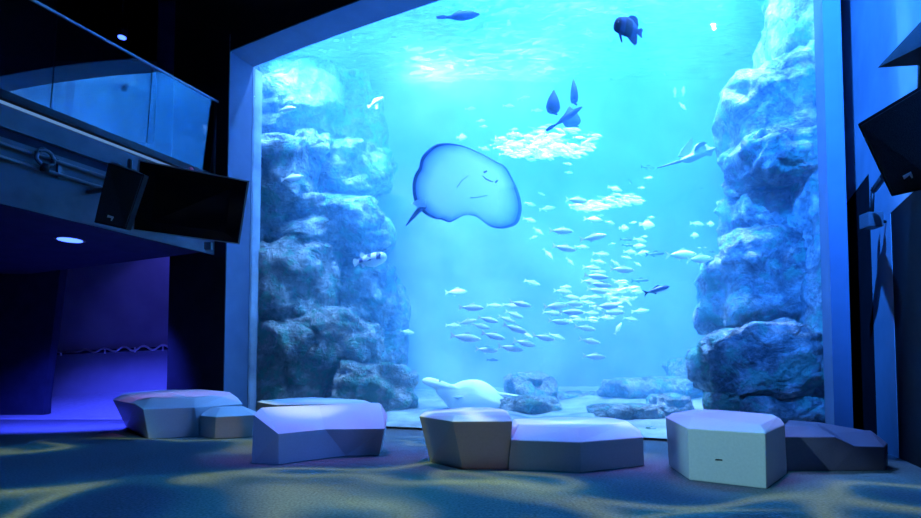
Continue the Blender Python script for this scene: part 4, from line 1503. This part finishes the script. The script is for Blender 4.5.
TP = 0.60
tank = [
    # x, y, height over water, target x, y, power, cone, colour, radius
    (-0.6, 12.0, 0.7, -0.6, 11.4, 1500, 150, (0.15, 0.400, 1.0), 0.15),
    (0.4, 12.0, 0.7, 0.6, 11.4, 700, 150, (0.12, 0.360, 1.0), 0.15),
    (1.6, 11.8, 0.8, 1.2, 11.0, 1200, 140, (0.12, 0.360, 1.0), 0.15),
    (1.2, 10.2, 2.2, 1.0, 10.3, 9000, 70, (0.02, 0.288, 1.0), 0.1),
    (2.6, 9.8, 2.2, 2.5, 10.2, 9000, 70, (0.02, 0.240, 1.0), 0.1),
    (4.6, 8.6, 2.2, 4.2, 9.0, 8000, 80, (0.02, 0.272, 1.0), 0.1),
    (3.0, 7.7, 1.9, 3.75, 7.7, 16000, 24, (0.6, 0.680, 1.0), 0.05),
    (-2.7, 11.4, 0.5, -2.7, 11.2, 80, 150, (0.10, 0.36, 1.0), 0.1),
    (0.5, 9.3, 2.2, 0.5, 9.6, 4000, 70, (0.02, 0.240, 1.0), 0.1),
    (0.6, 8.2, 1.8, 0.8, 10.6, 7000, 80, (0.03, 0.256, 1.0), 0.1),
    (2.3, 8.7, 1.6, 4.4, 7.3, 17000, 60, (0.08, 0.320, 1.0), 0.1),  # unseen spot added to light the face of the right cliff
    (1.7, 7.75, 1.6, 1.3, 9.3, 22000, 44, (0.25, 0.480, 1.0), 0.1),  # unseen spot added to brighten the near flanks of the fish
    (1.15, 9.6, 2.2, 1.5, 9.6, 28000, 12, (0.1, 0.480, 1.0), 0.05),
    (3.1, 8.9, 2.2, 3.3, 9.2, 32000, 12, (0.1, 0.520, 1.0), 0.05),
]
for (s_, ln_, sd_, pw, col) in ((1.5, 3.4, 0.35, 780, (0.13, 0.36, 1.0)), (4.3, 2.0, 0.3, 280, (0.12, 0.34, 1.0)), (6.9, 2.6, 0.35, 680, (0.15, 0.40, 1.0))):
    l = bpy.data.lights.new('tank_fill_strip', 'AREA')  # unseen fill strip added above the window to light rocks and fish
    l.shape = 'RECTANGLE'
    l.size, l.size_y = ln_, 0.15
    l.energy = pw
    l.color = col
    l.spread = math.radians(95)
    o = bpy.data.objects.new('tank_fill_strip', l)
    COL.objects.link(o)
    o.location = T(s_, sd_, 7.3)
    dz = (N * 1.9 + V((0, 0, -5.5))).normalized()
    Rm = Matrix((U, (-dz).cross(U), -dz)).transposed()
    o.rotation_euler = Rm.to_euler()
for (x, y, h, tx, ty, pw, sz, col, rad) in tank:
    spot('tank_lamp', (x, y, ZS + h), (tx, ty, 2.0 if pw > 10500 else 0), pw * TP, col, sz, 0.8, rad)

# room lamps and added washes
LAV = (0.60, 0.26, 1.0)
for (px, Y, pw, sz) in ((185, 8.0, 1500, 15), (320, 5.95, 1600, 18), (466, 5.3, 1500, 13), (578, 5.4, 1300, 15), (722, 4.8, 1500, 14)):
    x = (px - CX) / F * Y
    spot('bench_lamp', (x, Y, 8.5), (x, Y, 0), pw, LAV, sz, 0.9, 0.03)
spot('gallery_wash', (2.0, 2.0, 8.0), (-4.3, 7.6, 3.6), 130, (0.02, 0.3, 1.0), 40, 0.9, 0.03)  # unseen blue wash added for the gallery fascia
spot('right_wall_wash', (1.0, 2.0, 8.0), (4.9, 6.0, 4.0), 15000, (0.02, 0.2, 1.0), 55, 0.9, 0.03)  # unseen blue wash added to brighten the right wall and jamb
p = atZ(70, 240, 2.78)
spot('downlight_lamp', p, (p.x - 0.7, p.y + 1.7, 0.0), 4500, (0.04, 0.06, 1.0), 80, 0.7, 0.1)
spot('corridor_wash', (-6.3, 10.9, 4.6), (-5.9, 12.3, 0.9), 110, (0.08, 0.09, 1.0), 100, 0.7, 0.1)  # unseen wash added to brighten the corridor wall and handrail


def ripple_light(o, scale, lo, hi, seed):
    """break a lamp's beam up the way a rippled water surface does"""
    l = o.data
    l.use_nodes = True
    nt = l.node_tree
    em = [n for n in nt.nodes if n.type == 'EMISSION'][0]
    tc = nt.nodes.new('ShaderNodeTexCoord')
    sx = nt.nodes.new('ShaderNodeSeparateXYZ')
    nt.links.new(tc.outputs['Normal'], sx.inputs[0])
    cb = nt.nodes.new('ShaderNodeCombineXYZ')
    for i, ax in enumerate(('X', 'Y')):
        dv = nd(nt, 'ShaderNodeMath', operation='DIVIDE')
        nt.links.new(sx.outputs[ax], dv.inputs[0])
        nt.links.new(sx.outputs['Z'], dv.inputs[1])
        nt.links.new(dv.outputs[0], cb.inputs[i])
    cb.inputs[2].default_value = seed
    nz = nd(nt, 'ShaderNodeTexNoise')
    nz.inputs['Scale'].default_value = scale
    nz.inputs['Detail'].default_value = 2.0
    nz.inputs['Distortion'].default_value = 0.4
    nt.links.new(cb.outputs[0], nz.inputs['Vector'])
    mr = nt.nodes.new('ShaderNodeMapRange')
    mr.inputs['From Min'].default_value = 0.40
    mr.inputs['From Max'].default_value = 0.60
    mr.inputs['To Min'].default_value = lo
    mr.inputs['To Max'].default_value = hi
    nt.links.new(nz.outputs['Fac'], mr.inputs['Value'])
    nt.links.new(mr.outputs[0], em.inputs['Strength'])


for k_, o in enumerate([o for o in COL.objects if o.type == 'LIGHT' and o.name.startswith(('tank_lamp', 'tank_front'))]):
    a_ = math.degrees(o.data.spot_size)
    if 50 < a_ < 100:
        fr_ = o.name.startswith('tank_front')
        ripple_light(o, 9.0 if fr_ else 5.0, 0.55 if fr_ else 0.06, 1.5 if fr_ else 2.3, 2.7 * k_)


def gobo(name, loc, target, power, size, scale, stops, seed, dist=1.6):
    o = spot(name, loc, target, power, (1, 1, 1), size, 0.3, 0.02)
    l = o.data
    l.use_nodes = True
    nt = l.node_tree
    em = [n for n in nt.nodes if n.type == 'EMISSION'][0]
    tc = nt.nodes.new('ShaderNodeTexCoord')
    sx = nt.nodes.new('ShaderNodeSeparateXYZ')
    nt.links.new(tc.outputs['Normal'], sx.inputs[0])
    cb = nt.nodes.new('ShaderNodeCombineXYZ')
    for i, ax in enumerate(('X', 'Y')):
        dv = nd(nt, 'ShaderNodeMath', operation='DIVIDE')
        nt.links.new(sx.outputs[ax], dv.inputs[0])
        nt.links.new(sx.outputs['Z'], dv.inputs[1])
        nt.links.new(dv.outputs[0], cb.inputs[i])
    cb.inputs[2].default_value = seed
    nz = nd(nt, 'ShaderNodeTexNoise')
    nz.inputs['Scale'].default_value = scale
    nz.inputs['Detail'].default_value = 1.0
    nz.inputs['Distortion'].default_value = dist
    nt.links.new(cb.outputs[0], nz.inputs['Vector'])
    r = ramp(nt, stops)
    nt.links.new(nz.outputs['Fac'], r.inputs['Fac'])
    nt.links.new(r.outputs[0], em.inputs['Color'])
    em.inputs['Strength'].default_value = 1.0
    return o


STOPS = [(0.30, (0.001, 0.010, 0.08)), (0.42, (0.002, 0.05, 0.22)), (0.475, (0.012, 0.20, 0.32)), (0.52, (0.66, 0.92, 0.46)), (0.56, (0.02, 0.24, 0.38)), (0.62, (0.002, 0.06, 0.26)), (0.75, (0.001, 0.01, 0.08))]
gobo('ripple_projector', (-2.2, 3.9, 7.0), (-2.2, 3.91, 0), 3300, 66, 3.0, STOPS, 3.3, 0.9)
gobo('ripple_projector', (1.2, 2.7, 7.0), (1.2, 2.71, 0), 3000, 52, 3.0, STOPS, 9.2, 0.9)
# narrow unseen spots added to colour single bench fronts
spot('bench_key_spot', (-2.6, 0.9, 3.2), (2.1, 4.2, 0.2), 1400, (0.30, 0.75, 0.9), 11, 0.6, 0.02)
spot('bench_key_spot', (0.6, 0.8, 3.6), (-1.6, 5.3, 0.15), 700, (0.06, 0.20, 1.0), 15, 0.6, 0.02)
spot('bench_key_spot', (0.8, 0.8, 3.6), (-4.0, 7.3, 0.2), 700, (0.25, 0.42, 1.0), 6.5, 0.7, 0.02)
spot('bench_key_spot', (1.2, 0.8, 3.6), (-3.0, 7.2, 0.1), 300, (1.0, 0.62, 0.15), 3.5, 0.8, 0.02)
spot('bench_key_spot', (1.6, 0.8, 3.6), (0.15, 4.75, 0.2), 80, (1.0, 0.45, 0.25), 8, 0.8, 0.02)

# ------------------------------------------------------------------ world and view
w = bpy.data.worlds.new('world')
S.world = w
w.use_nodes = True
w.node_tree.nodes['Background'].inputs[0].default_value = (0.01, 0.03, 0.1, 1)
w.node_tree.nodes['Background'].inputs[1].default_value = 0.05
S.view_settings.view_transform = 'Standard'
S.view_settings.look = 'None'
S.view_settings.gamma = 1
S.view_settings.exposure = 0.0
S.view_settings.use_curve_mapping = False
S.cycles.use_denoising = True
S.cycles.transparent_max_bounces = 24
S.cycles.volume_bounces = 2
S.cycles.max_bounces = 8
for o in list(bpy.data.objects):
    if 'local' in o:
        del o['local']
